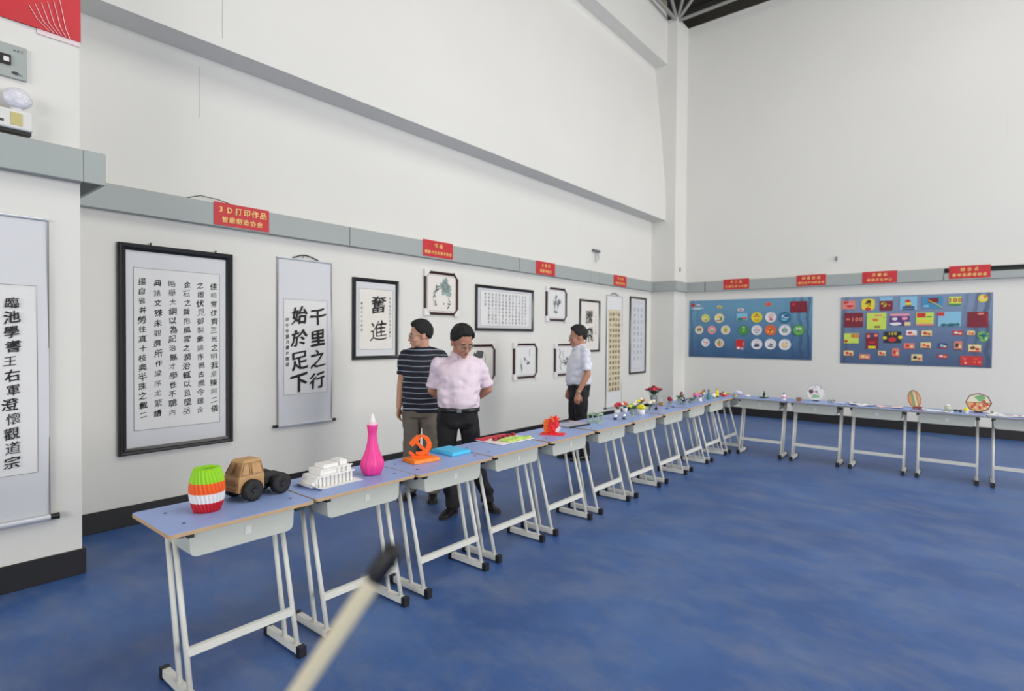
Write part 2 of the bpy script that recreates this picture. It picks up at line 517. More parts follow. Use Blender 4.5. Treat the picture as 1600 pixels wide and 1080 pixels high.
# scrolls
def scroll(label, y0, y1, z0, z1, px, paper_rect, paper_c, rod=.018, x=LW, paper_m=PAPER, mount=MATP, hanger=True):
    w, h = y1 - y0, z1 - z0
    loc, rz = on_left((y0 + y1) / 2, z0, x + .002)
    t = thing('hanging_scroll', label, 'scroll', loc, rz)
    mb = MB()
    n = 14
    rs = []
    for i in range(n + 1):                    # gently bowed silk mount
        z = .02 + (h - .03) * i / n
        yb = -.008 - .012 * math.sin(PI * i / n) - .004 * math.sin(5 * i / n)
        rs.append([Vector((-w / 2, yb - .0012, z)), Vector((w / 2, yb - .0012, z)), Vector((w / 2, yb + .001, z)), Vector((-w / 2, yb + .001, z))])
    mb.rings(rs); smooth_auto(mb.build('mount', mount, t), 60)
    def yb(z):
        i = (z - .02) / (h - .03) * n
        return -.008 - .012 * math.sin(PI * i / n) - .004 * math.sin(5 * i / n)
    pz, pw, ph = paper_c, paper_rect[0], paper_rect[1]
    rs = []
    for i in range(11):
        z = pz - ph / 2 + ph * i / 10
        rs.append([Vector((-pw / 2, yb(z) - .0022, z)), Vector((pw / 2, yb(z) - .0022, z)), Vector((pw / 2, yb(z) - .001, z)), Vector((-pw / 2, yb(z) - .001, z))])
    mb = MB(); mb.rings(rs); smooth_auto(mb.build('paper', paper_m, t), 60)
    line_rect(t, pw, ph, pz, y=min(yb(pz), yb(pz - ph / 2), yb(pz + ph / 2)) - .003, th=.002)
    mb = MB(); mb.cyl((-w / 2 - .0, -rod, .012), (w / 2 + .0, -rod, .012), rod, n=16)
    smooth_auto(mb.build('roller', SILVER, t))
    for s in (-1, 1):
        mb = MB(); mb.cyl((s * (w / 2), -rod, .012), (s * (w / 2 + .042), -rod, .012), rod * .82, n=14); mb.cyl((s * (w / 2 + .036), -rod, .012), (s * (w / 2 + .046), -rod, .012), rod * .95, n=14)
        smooth_auto(mb.build('roller_knob', BLACKP, t))
    mb = MB(); mb.cyl((-w / 2 - .004, -.01, h), (w / 2 + .004, -.01, h), .009, n=10); mb.build('top_rod', SILVER, t)
    for s in (-1, 1):
        mb = MB(); mb.box((s * w / 2, -.02, h / 2), (.005, .004, h - .02)); mb.build('edge_band', THINL, t)
    if hanger:
        mb = MB(); mb.tube([(-.14, -.012, h + .012), (-.05, -.016, h + .045), (0, -.016, h + .05), (.06, -.016, h + .04), (.15, -.012, h + .01)], .006); mb.tube([(-.02, -.02, h + .05), (-.03, -.02, h + .02)], .004); mb.build('hanging_cord', BLACKP, t)
    return t, w, h, yb

# big pillar scroll
t, w, h, yb = scroll('large white calligraphy scroll hanging on the protruding pillar, cut off by the left frame edge', -.45, .885, .405, 2.286, 0, (1.22, 1.155), .886, .022, PX)
mb = MB()
for i, (c, wt) in enumerate([('臨池學書王右軍澄懷觀道宗', .022), ('少文王侯筆力能扛鼎五百年', .03), ('來無此君山中習靜觀朝槿', .02), ('松下清齋折露葵漁樵問答', .03)]):
    column(mb, c, .49 - i * .3, 1.40, .088, .076, -.028, wt * .6, 1.0, .01, each=t)

# white scroll with eight large characters
t, w, h, yb = scroll('white hanging scroll with eight large brush characters in two columns', 2.83, 3.43, .655, 2.345, 0, (.485, .965), .80)
mb = MB()
column(mb, '千里之行', .135, 1.225, .222, .19, -.027, .03, 1.1, .004, each=t)
column(mb, '始於足下', -.075, 1.235, .228, .19, -.027, .03, 1.1, .004, each=t)
column(mb, '甲午年夏月書於南窗', -.205, 1.10, .056, .04, -.027, .015, 1.0)
mb.build('small_writing', INK, t)['kind'] = 'stuff'

# black frame, two characters
t, w, h = framed('framed_calligraphy', 'black framed calligraphy with two big characters, left of the striped polo man', 'picture', 3.70, 4.342, 1.30, 2.224, .042, BLACKFR, MATP, (.475, .69), WARMP)
column(None, '奮進', .03, .32, .30, .235, -.0135, .016, 1.1, each=t); mb = MB()
column(mb, '青年當自強不息勇往直前', .195, .27, .044, .03, -.0135, .005, .6)
column(mb, '歲在甲午之秋書', -.2, .2, .05, .03, -.0135, .01, .6)
mb.build('small_writing', INK, t)['kind'] = 'stuff'

# brown frames with white corner guards and ink paintings
INKS = dict(leaf=mat('ink_leaf_green', (140, 168, 160), .8, var=.3, scale=30), grey=mat('ink_grey', (128, 132, 134), .8, var=.3, scale=30), dark=mat('ink_dark', (84, 88, 88), .8, var=.3, scale=30))
LBK = [0]
def leaf_blob(mb, x, z, rx, rz, rot, y, n=12, rag=.25):
    pts = []; LBK[0] = (LBK[0] + 1) % 28; y -= LBK[0] * .00005
    for i in range(n):
        a = 2 * PI * i / n; k = 1 + rnd.uniform(-rag, rag)
        u, v = rx * k * math.cos(a), rz * k * math.sin(a)
        pts.append((x + u * math.cos(rot) - v * math.sin(rot), y, z + u * math.sin(rot) + v * math.cos(rot)))
    mb.add(pts, [tuple(range(n))])
def painting(kind, t, w, h):
    Y = -.0136
    if kind == 'lotus':
        mb = MB()
        for x, z, a, c in ((.06, .13, .09, .075), (.11, .07, .09, .08), (.05, .04, .06, .08), (.0, .1, .05, .05), (.13, 0, .05, .05), (.07, .18, .05, .04)): leaf_blob(mb, x, z, a * .8, c * .75, rnd.random(), Y, 16, .35)
        mb.build('ink_painting', INKS['leaf'], t)
        mb = MB()
        for x, z, a in ((.06, .13, .3), (.11, .07, 1.2), (.03, .1, 2.0), (.1, .02, .8), (.12, .12, 2.6), (.05, .05, 1.6)):
            for k in range(3): leaf_blob(mb, x + .018 * math.cos(a + k), z + .018 * math.sin(a + k), .032, .006, a + k * 1.1, Y - .003, 10, .3)
        mb.build('ink_painting', INKS['grey'], t)
        mb = MB()
        for x, z, a, c in ((-.09, .08, .035, .012), (-.07, .05, .03, .01), (-.1, .03, .03, .014), (-.05, .09, .02, .01), (-.13, -.04, .02, .008), (-.11, -.12, .03, .01), (-.1, -.15, .02, .01), (.13, -.13, .012, .03), (.12, -.17, .03, .01), (.04, -.13, .012, .01), (-.12, -.02, .006, .04), (.14, -.09, .006, .04)): leaf_blob(mb, x, z, a, c, rnd.random() * 2, Y - .0004)
        mb.tube([(-.13, Y, .05), (-.15, Y, -.05), (-.13, Y, -.17)], .002, 4)
        mb.build('ink_painting', INKS['dark'], t)
    elif kind == 'bamboo':
        mb = MB()
        for i in range(13):
            a = rnd.uniform(-2.4, -.7); x = rnd.uniform(-.1, .12); z = rnd.uniform(-.06, .08)
            leaf_blob(mb, x, z, .045, .012, a, Y - .0002 * i, 8, .1)
        mb.build('ink_painting', INKS['grey'], t)
        mb = MB()
        for x, z in ((-.01, .13), (-.03, .1), (.03, .0), (.0, -.13), (-.05, -.12), (.08, .03)): leaf_blob(mb, x, z, .018, .022, 0, Y - .004)
        mb.build('ink_painting', INKS['dark'], t)
    elif kind == 'sparse':
        mb = MB()
        for x, z, a, c in ((-.02, .03, .02, .025), (.06, -.04, .03, .018), (.09, -.03, .018, .016), (.04, .0, .02, .006), (.0, .0, .03, .004)): leaf_blob(mb, x, z, a, c, .4, Y)
        for i in range(5): leaf_blob(mb, .1, .17 - i * .022, .008, .008, 0, Y)
        mb.build('ink_painting', INKS['dark'], t)
        mb = MB(); mb.tube([(-.12, Y, .02), (-.08, Y, -.1), (-.1, Y, -.2)], .003, 4); leaf_blob(mb, -.1, -.1, .02, .05, .2, Y); mb.build('ink_painting', INKS['grey'], t)
    elif kind == 'rock':
        mb = MB(); leaf_blob(mb, -.02, .12, .09, .06, 0, Y); leaf_blob(mb, -.12, .05, .05, .1, 0, Y); mb.build('ink_painting', INKS['dark'], t)
        mb = MB(); mb.tube([(.08, Y, .15), (.1, Y, .05), (.09, Y, -.12)], .004, 4); mb.build('ink_painting', INKS['grey'], t)
    elif kind == 'grapes':
        mb = MB()
        for i in range(26): leaf_blob(mb, .08 + rnd.gauss(0, .055), -.06 + rnd.gauss(0, .05), .017, .017, 0, Y - .0001 * i, 8)
        for i in range(14): leaf_blob(mb, -.15 + .02 * math.sin(i) + i * .004, .17 - i * .026, .014, .01, rnd.random() * 3, Y)
        for i in range(9): leaf_blob(mb, -.08 + rnd.uniform(-.02, .08), .14 - i * .03, .012, .008, rnd.random() * 3, Y)
        mb.build('ink_painting', INKS['dark'], t)
for (lab, y0, y1, z0, z1, kind, pm) in [
    ('brown framed ink painting of a blue-green lotus leaf, white corner guards', 4.755, 5.347, 1.845, 2.40, 'lotus', WARMP),
    ('brown framed ink painting of grey drooping leaves, high beside the wide text frame', 7.36, 7.953, 1.835, 2.382, 'bamboo', PAPER),
    ('brown framed painting partly hidden behind the man in pale pink shirt', 5.50, 6.112, .93, 1.46, 'rock', WARMP),
    ('brown framed sparse ink painting hanging lowest in the middle, below the wide text frame', 6.535, 7.13, .93, 1.468, 'sparse', PAPER),
    ('brown framed ink painting of dark grapes beside the man in white shirt', 7.61, 8.20, .92, 1.455, 'grapes', PAPER)]:
    t, w, h = framed('framed_painting', lab, 'picture', y0, y1, z0, z1, .034, BROWNFR, pm, (w0 := y1 - y0 - .10, z1 - z0 - .10), pm, chamfer=.055, corners=True, group=None)
    painting(kind, t, w, h)

# wide frame with grid of small characters
t, w, h = framed('framed_calligraphy', 'wide black framed calligraphy with a grid of many small characters', 'picture', 5.697, 7.02, 1.652, 2.297, .042, BLACKFR, MATP, (1.13, .50), PAPER)
mb = MB()
txt = '豫章故郡洪都新府星分翼軫地接衡廬襟三江而帶五湖控蠻荊而引甌越物華天寶龍光射牛斗之墟人傑地靈徐孺下陳蕃之榻雄州霧列俊采星馳臺隍枕夷夏之交賓主盡東南之美都督閻公之雅望棨戟遙臨宇文新州之懿範'
k = 0
for i in range(13):
    for j in range(9 if i else 4):
        put_char(mb, txt[k % len(txt)], .5 - (12 - i) * 0 - (i if False else 0) * 0 - .5 + (i - 6) * .077, .20 - j * .05, .042, -.0135, .01, .6); k += 1
mb.build('small_writing', GREYINK, t)['kind'] = 'stuff'

# frame with two characters near the white shirt man
t, w, h = framed('framed_calligraphy', 'narrow black framed calligraphy with two characters, behind the man in white shirt', 'picture', 8.373, 9.06, 1.305, 2.24, .036, BLACKFR, WARMP, None, None)
column(None, '騰飛', -.02, .33, .33, .27, -.0115, .014, 1.1, each=t); mb = MB(); column(mb, '甲午年秋月書', .2, .2, .06, .035, -.0115, .01, .5); mb.build('small_writing', INK, t)['kind'] = 'stuff'

# cream scroll
t, w, h, yb = scroll('narrow cream scroll covered in small brown characters, near the far corner', 9.31, 9.91, .215, 2.37, 0, (.47, 1.56), 1.10, .018, LW, CREAM, PAPER)
mb = MB(); BRINK = mat('brown_ink', (122, 108, 84), .8, var=.2)
k = 3
for i in range(4):
    for j in range(15): put_char(mb, txt[(k * 7 + j) % len(txt)], -.17 + i * .11, 1.80 - j * .103, .07, -.03, .02, .8); k += 1
mb.build('small_writing', BRINK, t)['kind'] = 'stuff'

# long narrow frame at the corner
t, w, h = framed('framed_calligraphy', 'tall slim black framed calligraphy closest to the corner column', 'picture', 10.245, 10.965, .822, 2.40, .04, BLACKFR, MATP, (.5, 1.36), MATP)
mb = MB()
for i in range(3):
    for j in range(9): put_char(mb, txt[(i * 13 + j * 5) % len(txt)], -.15 + i * .15, .53 - j * .125, .085, -.0135, .0, .8)
mb.build('small_writing', mat('pale_ink', (140, 146, 156), .8), t)['kind'] = 'stuff'

# ------------------------------------------------------------------ red signs on the trunking
RED = mat('sign_red', (196, 38, 48), 0.55, var=0.08, scale=14)
GOLD = mat('sign_gold', (240, 205, 120), 0.5, var=0.05)
def sign(label, c, w, z, l1, l2, wall):
    loc, rz = on_left(c, z, LW + .082) if wall == 'L' else on_right(c, z, RW - .082)
    t = thing('red_sign', label, 'sign', loc, rz, 'red name signs on the grey band')
    mb = MB()
    n = 8; rs = []
    for i in range(n + 1):
        x = -w / 2 + w * i / n; y = -.002 - .0025 * math.sin(i * 1.3)
        rs.append([Vector((x, y - .0008, -.1)), Vector((x, y - .0008, .105)), Vector((x, y + .0008, .105)), Vector((x, y + .0008, -.1))])
    mb.rings(rs); mb.build('card', RED, t)
    mb = MB()
    s1 = min(.072, w * .86 / len(l1)); s2 = min(.064, w * .9 / len(l2))
    st1, z1_ = (s1 * 1.08, s1 * .95) if len(l1) > 4 else (.085, .06)
    if len(l1) > 4:
        for tx_, st_, sz_, zz_ in ((l1, st1, z1_, .045), (l2, s2, s2 * .88, -.043)):
            for i, ch in enumerate(tx_):
                mb = MB(); put_char(mb, ch, (i - (len(tx_) - 1) / 2) * st_, zz_, sz_, -.0065, .02, .5); mb.build('character', GOLD, t)
        return t
    row(mb, l1, 0.0, .045, st1, z1_, -.0065, .02, .5)
    row(mb, l2, 0, -.043, s2, s2 * .88, -.0065, .02, .5)
    mb.build('lettering', GOLD, t)['kind'] = 'stuff'
    return t
sign('red sign with gold letters naming the 3D printing works, largest on the left', 2.453, .51, 2.66, '3D打印作品', '智能制造协会', 'L')
sign('red sign above the lotus leaf painting', 4.925, .52, 2.668, '书画', '翰墨书法社美术协会', 'L')
sign('red sign above the wide grid text frame and leaf painting', 7.25, .52, 2.655, '水墨轩', '翰墨书画社', 'L')
sign('red sign above the cream scroll, last on the long wall', 9.70, .51, 2.655, '书法展', '翰墨书画协会', 'L')
sign('red sign above the left blue board', -3.70, .51, 2.67, '手工品', '工美艺术七天展', 'R')
sign('red sign above the right edge of the left blue board', -2.33, .50, 2.668, '创意绘画', '绿色生产创新协会', 'R')
sign('red sign above the left half of the right blue board', -1.25, .515, 2.66, '浮雕画', '地域文化中心', 'R')
sign('red sign over the open channel, farthest right', -.025, .525, 2.672, '结合点', '青年志愿者协会', 'R')

# cable loop and wall bits
mb = MB(); mb.tube([(LW + .03, 1.98, 2.757), (LW + .05, 2.1, 2.80), (LW + .06, 2.25, 2.79), (LW + .05, 2.42, 2.757)], .004)
tag(mb.build('cable', BLACKP), 'thin dark cable looping over the grey band above the first red sign', 'cable')
t = thing('wall_bracket', 'small grey metal bracket with dangling wires high on the left wall', 'bracket', (LW, 8.9, 3.12), PI / 2)
STEEL = mat('dull_steel', (120, 122, 126), .45, metal=.6)
mb = MB(); mb.bb(-.12, .1, -.05, 0, 0, .04); mb.bb(-.1, .12, -.02, 0, .04, .05); bevel(mb.build('plate', STEEL, t))
mb = MB(); mb.tube([(-.02, -.03, 0), (-.03, -.03, -.08), (-.015, -.03, -.19)], .008, 6); mb.tube([(.07, -.03, 0), (.075, -.03, -.14)], .006, 6); mb.build('wire', STEEL, t)
for i, (loc, lab) in enumerate([((CXX + .005, 11.5, 3.02), 'small dark wall hook on the corner column'), ((-1.93, RW - .005, 3.05), 'small dark wall hook high on the right wall')]):
    mb = MB(); mb.bb(-.012, .012, -.02, .0, -.04, .04); mb.bb(-.008, .008, -.04, -.02, -.04, -.02); o = mb.build('wall_hook', STEEL); o.location = loc; tag(o, lab, 'hook')

# pillar fittings
t = thing('electrical_panel', 'grey metal switch plate with a black breaker, high on the pillar', 'panel', (PX, .58, 3.21), PI / 2)
mb = MB(); mb.bb(-.21, .21, -.02, 0, -.1, .1); bevel(mb.build('plate', PLATE, t), .004)
mb = MB(); mb.bb(.0, .135, -.03, -.02, -.03, .03); mb.build('breaker', BLACKP, t)
mb = MB(); mb.bb(.06, .08, -.036, -.03, -.015, .012); mb.bb(.1, .125, -.036, -.03, -.015, .012); mb.build('switch', WHITEC, t)
mb = MB()
row(mb, 'ABC', .17, .068, .018, .02, -.0215, 0, .0); row(mb, 'ON', .17, -.075, .02, .02, -.0215, 0, 0); mb.ell((.155, -.021, -.068), (.018, .002, .01), 10, 5)
mb.build('lettering', GREYINK, t)
t = thing('emergency_light', 'white emergency light box with a round clear lamp on the pillar', 'lamp', (PX, .60, 2.79), PI / 2)
WPL = mat('white_plastic', (214, 214, 210), .4)
mb = MB(); mb.bb(-.26, .205, -.09, 0, 0, .115); bevel(mb.build('case', WPL, t), .012, 3)
mb = MB(); mb.bb(-.26, .2, -.07, -.005, -.018, 0); mb.build('lower_edge', BLACKP, t)
mb = MB(); mb.bb(.10, .155, -.093, -.088, .022, .095); mb.build('label_plate', mat('amber_label', (190, 180, 120), .5), t)
mb = MB(); mb.bb(.03, .07, -.093, -.088, .03, .045); mb.build('switch', GREYINK, t)
LENS = mat('lamp_lens', (214, 214, 222), .12, var=.25, scale=60, spec=1.0, bump=.6, bscale=90)
mb = MB(); mb.ell((.135, -.08, .185), (.07, .03, .062), 20, 12); smooth_auto(mb.build('lens', LENS, t), 60)
mb = MB(); mb.cyl((.135, -.06, .11), (.135, -.06, .14), .03); mb.build('swivel', WPL, t)
for s in (.0,):
    mb = MB(); mb.ell((-.17, -.08, .185), (.07, .03, .062), 20, 12); smooth_auto(mb.build('lens', LENS, t), 60)

t = thing('red_banner', 'glossy red cloth banner wrapped on the top of the pillar', 'banner', (PX + .004, 0, 3.46), PI / 2)
RB = mat('banner_red', (196, 30, 44), .5, var=.12, scale=3, bump=.5, bscale=8)
mb = MB(); rs = []
N = 40
for i in range(N + 1):
    x = -2.0 + (PY + .006 + 2.0) * i / N
    ring = []
    for k in range(9):
        z = k / 8 * 1.1
        y = -.006 - .006 * (1 + math.sin(x * 9 + z * 6)) * .6
        ring.append(Vector((x, y, z)))
    for k in range(8, -1, -1):
        ring.append(Vector((x, .0, k / 8 * 1.1)))
    rs.append(ring)
mb.rings(rs); smooth_auto(mb.build('cloth', RB, t), 60)
TAPE = mat('clear_tape', (232, 214, 214), .15, var=.1)
mb = MB()
for k in range(6):
    mb.tube([(.80 + k * .03, -.018, .12 + .02 * k), (.84 + k * .028, -.02, .05), (.9 + k * .02, -.018, .0)], .0016, 4)
mb.build('tape_crease', TAPE, t)
mb = MB(); mb.bb(.84, 1.055, -.004, 0, -.03, .0); mb.build('tape', TAPE, t)

# ------------------------------------------------------------------ school desks
TOPB = mat('desk_blue', (144, 168, 220), .38, var=.06, scale=9)
EDGE = mat('desk_edge_tan', (188, 158, 120), .6, var=.15, scale=30)
GREYEDGE = mat('desk_edge_grey', (140, 138, 140), .6, var=.1, scale=30)
TRAY = mat('tray_plastic', (192, 196, 188), .42, var=.05, scale=8)
LEG = mat('leg_white', (216, 216, 208), .4, var=.06, scale=18)
CAP = mat('foot_cap_black', (16, 16, 20), .5)
BOLT = mat('dark_bolt', (50, 60, 90), .5)
DW, DD, DH = .655, .45, .76
DESKMESH = {}
def desk_mesh(key, fn):
    if key not in DESKMESH: DESKMESH[key] = fn()
    return DESKMESH[key]
def inst(name, me, parent, label=None, loc=None):
    o = bpy.data.objects.new(name, me); COL.objects.link(o); o.parent = parent
    if loc: o.location = loc
    if label: o['label'] = label
    return o
def round_rect(x0, x1, y0, y1, r, n=4):
    pts = []
    for cx, cy, a in ((x1 - r, y1 - r, 0), (x0 + r, y1 - r, 90), (x0 + r, y0 + r, 180), (x1 - r, y0 + r, 270)):
        for i in range(n + 1): t = R(a + 90 * i / n); pts.append((cx + r * math.cos(t), cy + r * math.sin(t)))
    return pts
def slab(mb, pts, z0, z1):
    mb.rings([[Vector((x, y, z0)) for x, y in pts], [Vector((x, y, z1)) for x, y in pts]])
def desk(label, loc, rz, xl=.075, xr=.58, edge=EDGE, group='school desks in the display rows'):
    t = thing('school_desk', label, 'desk', loc, rz, group)
    def top():
        mb = MB(); slab(mb, round_rect(.002, DW - .002, .002, DD - .002, .02), DH - .016, DH); return mb.mesh('tabletop', TOPB)
    inst('tabletop', desk_mesh('top', top), t)
    def band():
        mb = MB(); mb.rings([[Vector((x, y, z)) for x, y in round_rect(o_, DW - o_, o_, DD - o_, .02)] for o_, z in ((.003, DH - .018), (0, DH - .0165), (0, DH - .0025), (.0025, DH - .0012))], cap=True); return mb.mesh('edge_band', edge)
    inst('edge_band', desk_mesh('band' + edge.name, band), t)
    def tray():
        mb = MB(); rs = []
        x0, x1 = xl - .005, xr - .02
        for i in range(9):                       # tub: rounded lower front and back edges
            a = i / 8
            y = .05 + .3 * a
            rs.append([Vector((x0, y, DH - .022)), Vector((x0 + .004, y, DH - .108)), Vector((x0 + .012, y, DH - .126)), Vector((x0 + .030, y, DH - .134)), Vector((x1 - .030, y, DH - .134)), Vector((x1 - .012, y, DH - .126)), Vector((x1 - .004, y, DH - .108)), Vector((x1, y, DH - .022))])
        mb.rings(rs)
        # rim and raised key plate
        mb.bb(x0 - .006, x1 + .006, .044, .052, DH - .032, DH - .02)
        return mb.mesh('book_tray', TRAY)
    o = inst('book_tray', desk_mesh(('tray', xl, xr), tray), t); smooth_auto(o, 35); 
    def plate():
        mb = MB(); mb.bb(-.016, .016, -.004, 0, -.018, .018); mb.cyl((0, -.006, 0), (0, -.003, 0), .007, n=10); return mb.mesh('lock_plate', WPL)
    inst('lock_plate', desk_mesh('plate', plate), o, loc=((xl + xr) / 2, .05, DH - .075))
    def leg(front):
        def f():
            mb = MB()
            if front: mb.tube([(0, .05, .03), (0, .24, DH - .02)], .012, 10)
            else: mb.tube([(0, .165, .03), (0, .32, DH - .02)], .012, 10)
            return mb.mesh('leg', LEG, True)
        return f
    def bar():
        mb = MB(); mb.bb(-.016, .016, .02, .335, .012, .048); return mb.mesh('foot_bar', LEG)
    def cap_(y0, y1):
        def f():
            mb = MB(); mb.bb(-.019, .019, y0, y1, 0.0, .052); return mb.mesh('rubber_cap', CAP)
        return f
    for x in (xl, xr):
        inst('leg', desk_mesh('lf', leg(True)), t, loc=(x, 0, 0))
        inst('leg', desk_mesh('lb', leg(False)), t, loc=(x, 0, 0))
        fb = inst('foot_bar', desk_mesh('bar', bar), t, loc=(x, 0, 0))
        inst('rubber_cap', desk_mesh('c1', cap_(0.0, .032)), fb, loc=(0, 0, 0)); inst('rubber_cap', desk_mesh('c2', cap_(.325, .355)), fb, loc=(0, 0, 0))
    def cross():
        mb = MB(); mb.bb(xl, xr, .083, .107, .185, .22); return mb.mesh('crossbar', LEG)
    inst('crossbar', desk_mesh(('cross', xl, xr), cross), t)
    def brk():
        mb = MB(); mb.bb(-.012, .012, .04, .40, DH - .045, DH - .018); mb.cyl((-.02, .12, DH - .05), (.02, .12, DH - .05), .012, n=8); return mb.mesh('bracket', BLACKP)
    for x in (xl, xr): inst('bracket', desk_mesh('brk', brk), t, loc=(x, .0, 0))
    def bolt():
        mb = MB(); mb.cyl((0, 0, DH - .001), (0, 0, DH + .0012), .008, n=10); return mb.mesh('screw_head', BOLT)
    for x, y in ((xl + .0, .12), (xl, .33), (xr, .12), (xr, .33)): inst('screw_head', desk_mesh('bolt', bolt), t, loc=(x, y, 0))
    return t

long_labels = [
 'desk nearest the camera, carrying the ribbed vase and the toy truck',
 'second desk of the long row, under the white building model and pink vase',
 'third desk of the long row, under the orange emblem and the cyan slab',
 'fourth desk of the long row, under the red and green board',
 'fifth desk of the long row, under the red paper figure and grey tray',
 'sixth desk of the long row, under the clear green frame',
 'seventh desk of the long row, under the yellow rose pot',
 'eighth desk of the long row, beneath the cork pad and the dark red rose',
 'ninth desk of the long row, beneath the pink and purple ornaments',
 'tenth desk of the long row, beneath the teal bottle and white ball',
 'last desk of the long row, in the corner where both rows meet']
ys = [.872, 1.536, 2.196, 2.872, 3.56, 4.26, 4.93, 5.64, 6.35, 7.02, 7.70]
xf = [-2.50, -2.51, -2.485, -2.505, -2.50, -2.50, -2.495, -2.495, -2.50, -2.50, -2.50]
for i, (y, x, lab) in enumerate(zip(ys, xf, long_labels)):
    t = desk(lab, (x, y, 0), PI / 2 + R(rnd.uniform(-.4, .4)), *((.10, .59) if i < 2 else (.085, .60)))
short_labels = [
 'first desk along the right wall, carrying the dark leaf in a dish',
 'second desk along the right wall, under the round painted plate',
 'third desk along the right wall, covered with white paper sheets',
 'fourth desk along the right wall, between the two round fans',
 'desk farthest right, cut off by the frame, with red and white sheets']
for x, lab in zip([-2.485, -1.826, -1.167, -.508, .151], short_labels):
    desk(lab, (x, 7.84, 0), 0, .062, .588, GREYEDGE)

Z = DH + .0005
# ------------------------------------------------------------------ exhibits on the long row
# ribbed vase
t = thing('ribbed_vase', 'ribbed round vase striped lime, orange, white and red on the nearest desk', 'vase', (-2.735, 1.115, Z))
VZ = [0, .046, .088, .136, .2]; VC = [(196, 22, 44), (232, 230, 232), (240, 96, 20), (150, 214, 20)]
def vr(z): return .047 + .025 * math.sin(PI * min(1, (z + .012) / .222)) ** .8
for k, nm in enumerate(('red', 'white', 'orange', 'lime')):
    z0, z1 = VZ[k], VZ[k + 1]; mb = MB()
    prof = [(vr(z0 + (z1 - z0) * j / 6), z0 + (z1 - z0) * j / 6) for j in range(7)]
    if k == 3:
        prof += [(.040, .199), (.038, .17), (.045, .13)]
    mb.lathe(prof, 156, flute=26, depth=.07, twist=2.5, cap=(k == 0))
    mb.build('band', mat('vase_' + nm, VC[k], .55, var=.04), t, True, nm + ' band')
# toy truck: local x forward -> turned towards -Y
WOOD = mat('toy_wood', (186, 146, 96), .55, var=.14, scale=24)
WOODD = mat('toy_wood_dark', (150, 112, 70), .6, var=.14, scale=24)
TYRE = mat('tyre_black', (16, 16, 20), .6, bump=.3, bscale=120)
t = thing('toy_truck', 'wooden toy truck cab with big black wheels on the nearest desk', 'toy', (-2.80, 1.345, Z), R(-90 + 8))
mb = MB()
def sect(z, x0, x1, hw): return [Vector((x0, -hw, z)), Vector((x1, -hw, z)), Vector((x1, hw, z)), Vector((x0, hw, z))]
mb.rings([sect(.045, -.04, .10, .062), sect(.115, -.04, .10, .064), sect(.125, -.038, .092, .062), sect(.19, -.032, .066, .048), sect(.198, -.026, .058, .042)])
cab = bevel(mb.build('cab', WOOD, t), .004, 2)
def win(pts, name='window'):
    mb = MB(); n = len(pts); c = sum((Vector(p) for p in pts), Vector()) / n
    nrm = (Vector(pts[1]) - Vector(pts[0])).cross(Vector(pts[2]) - Vector(pts[0])).normalized()
    o_ = [Vector(p) + nrm * .003 for p in pts]; i_ = [Vector(p) * .88 + c * .12 + nrm * .003 for p in pts]; q_ = [Vector(p) * .88 + c * .12 - nrm * .001 for p in pts]
    mb.rings([[Vector(p) for p in pts], o_, i_, q_], cap=False); mb.add(q_, [tuple(range(n))]); mb.build(name, WOODD, cab)
win([(.094, -.056, .128), (.094, -.004, .128), (.069, -.004, .184), (.069, -.043, .184)])
win([(.094, .004, .128), (.094, .056, .128), (.069, .043, .184), (.069, .004, .184)])
for s in (-1, 1):
    p = [(.036, s * .0625, .127), (.086, s * .0625, .127), (.062, s * .050, .185), (.036, s * .050, .185)]
    q = [(-.034, s * .0625, .127), (.028, s * .0625, .127), (.028, s * .050, .185), (-.028, s * .050, .185)]
    win(p if s < 0 else p[::-1]); win(q if s < 0 else q[::-1])
mb = MB(); mb.bb(.10, .108, -.055, .055, .05, .062); mb.bb(.10, .104, -.035, .035, .075, .1); bevel(mb.build('bumper', WOODD, cab), .002)
for s in (-1, 1):
    mb = MB(); mb.cyl((.1, s * .046, .088), (.104, s * .046, .088), .008, n=12); mb.build('headlamp', WOODD, cab)
mb = MB(); mb.bb(-.17, .085, -.035, .035, .035, .06); mb.bb(-.17, -.05, -.05, .05, .06, .095); bevel(mb.build('chassis', TYRE, t), .003)
for x in (.035, -.125):
    for s in (-1, 1):
        mb = MB()
        r = .052; y0 = s * .045; y1 = s * .098
        prof = [(.012, 0), (.03, .0), (.045, .003), (.052, .012), (.052, .041), (.045, .05), (.03, .053), (.012, .048)]
        q = []
        for rr, zz in prof:
            q.append([Vector((x + rr * math.cos(2 * PI * i / 36) * (1 + (.03 if i % 2 else 0) * (rr > .05)), s * (.045 + zz), .053 + rr * math.sin(2 * PI * i / 36) * (1 + (.03 if i % 2 else 0) * (rr > .05)))) for i in range(36)])
        mb.rings(q)
        wh = smooth_auto(mb.build('wheel', TYRE, t), 35)
        mb = MB(); mb.cyl((x, s * .09, .053), (x, s * .099, .053), .016, .012, 12); mb.build('hub', BLACKP, wh)

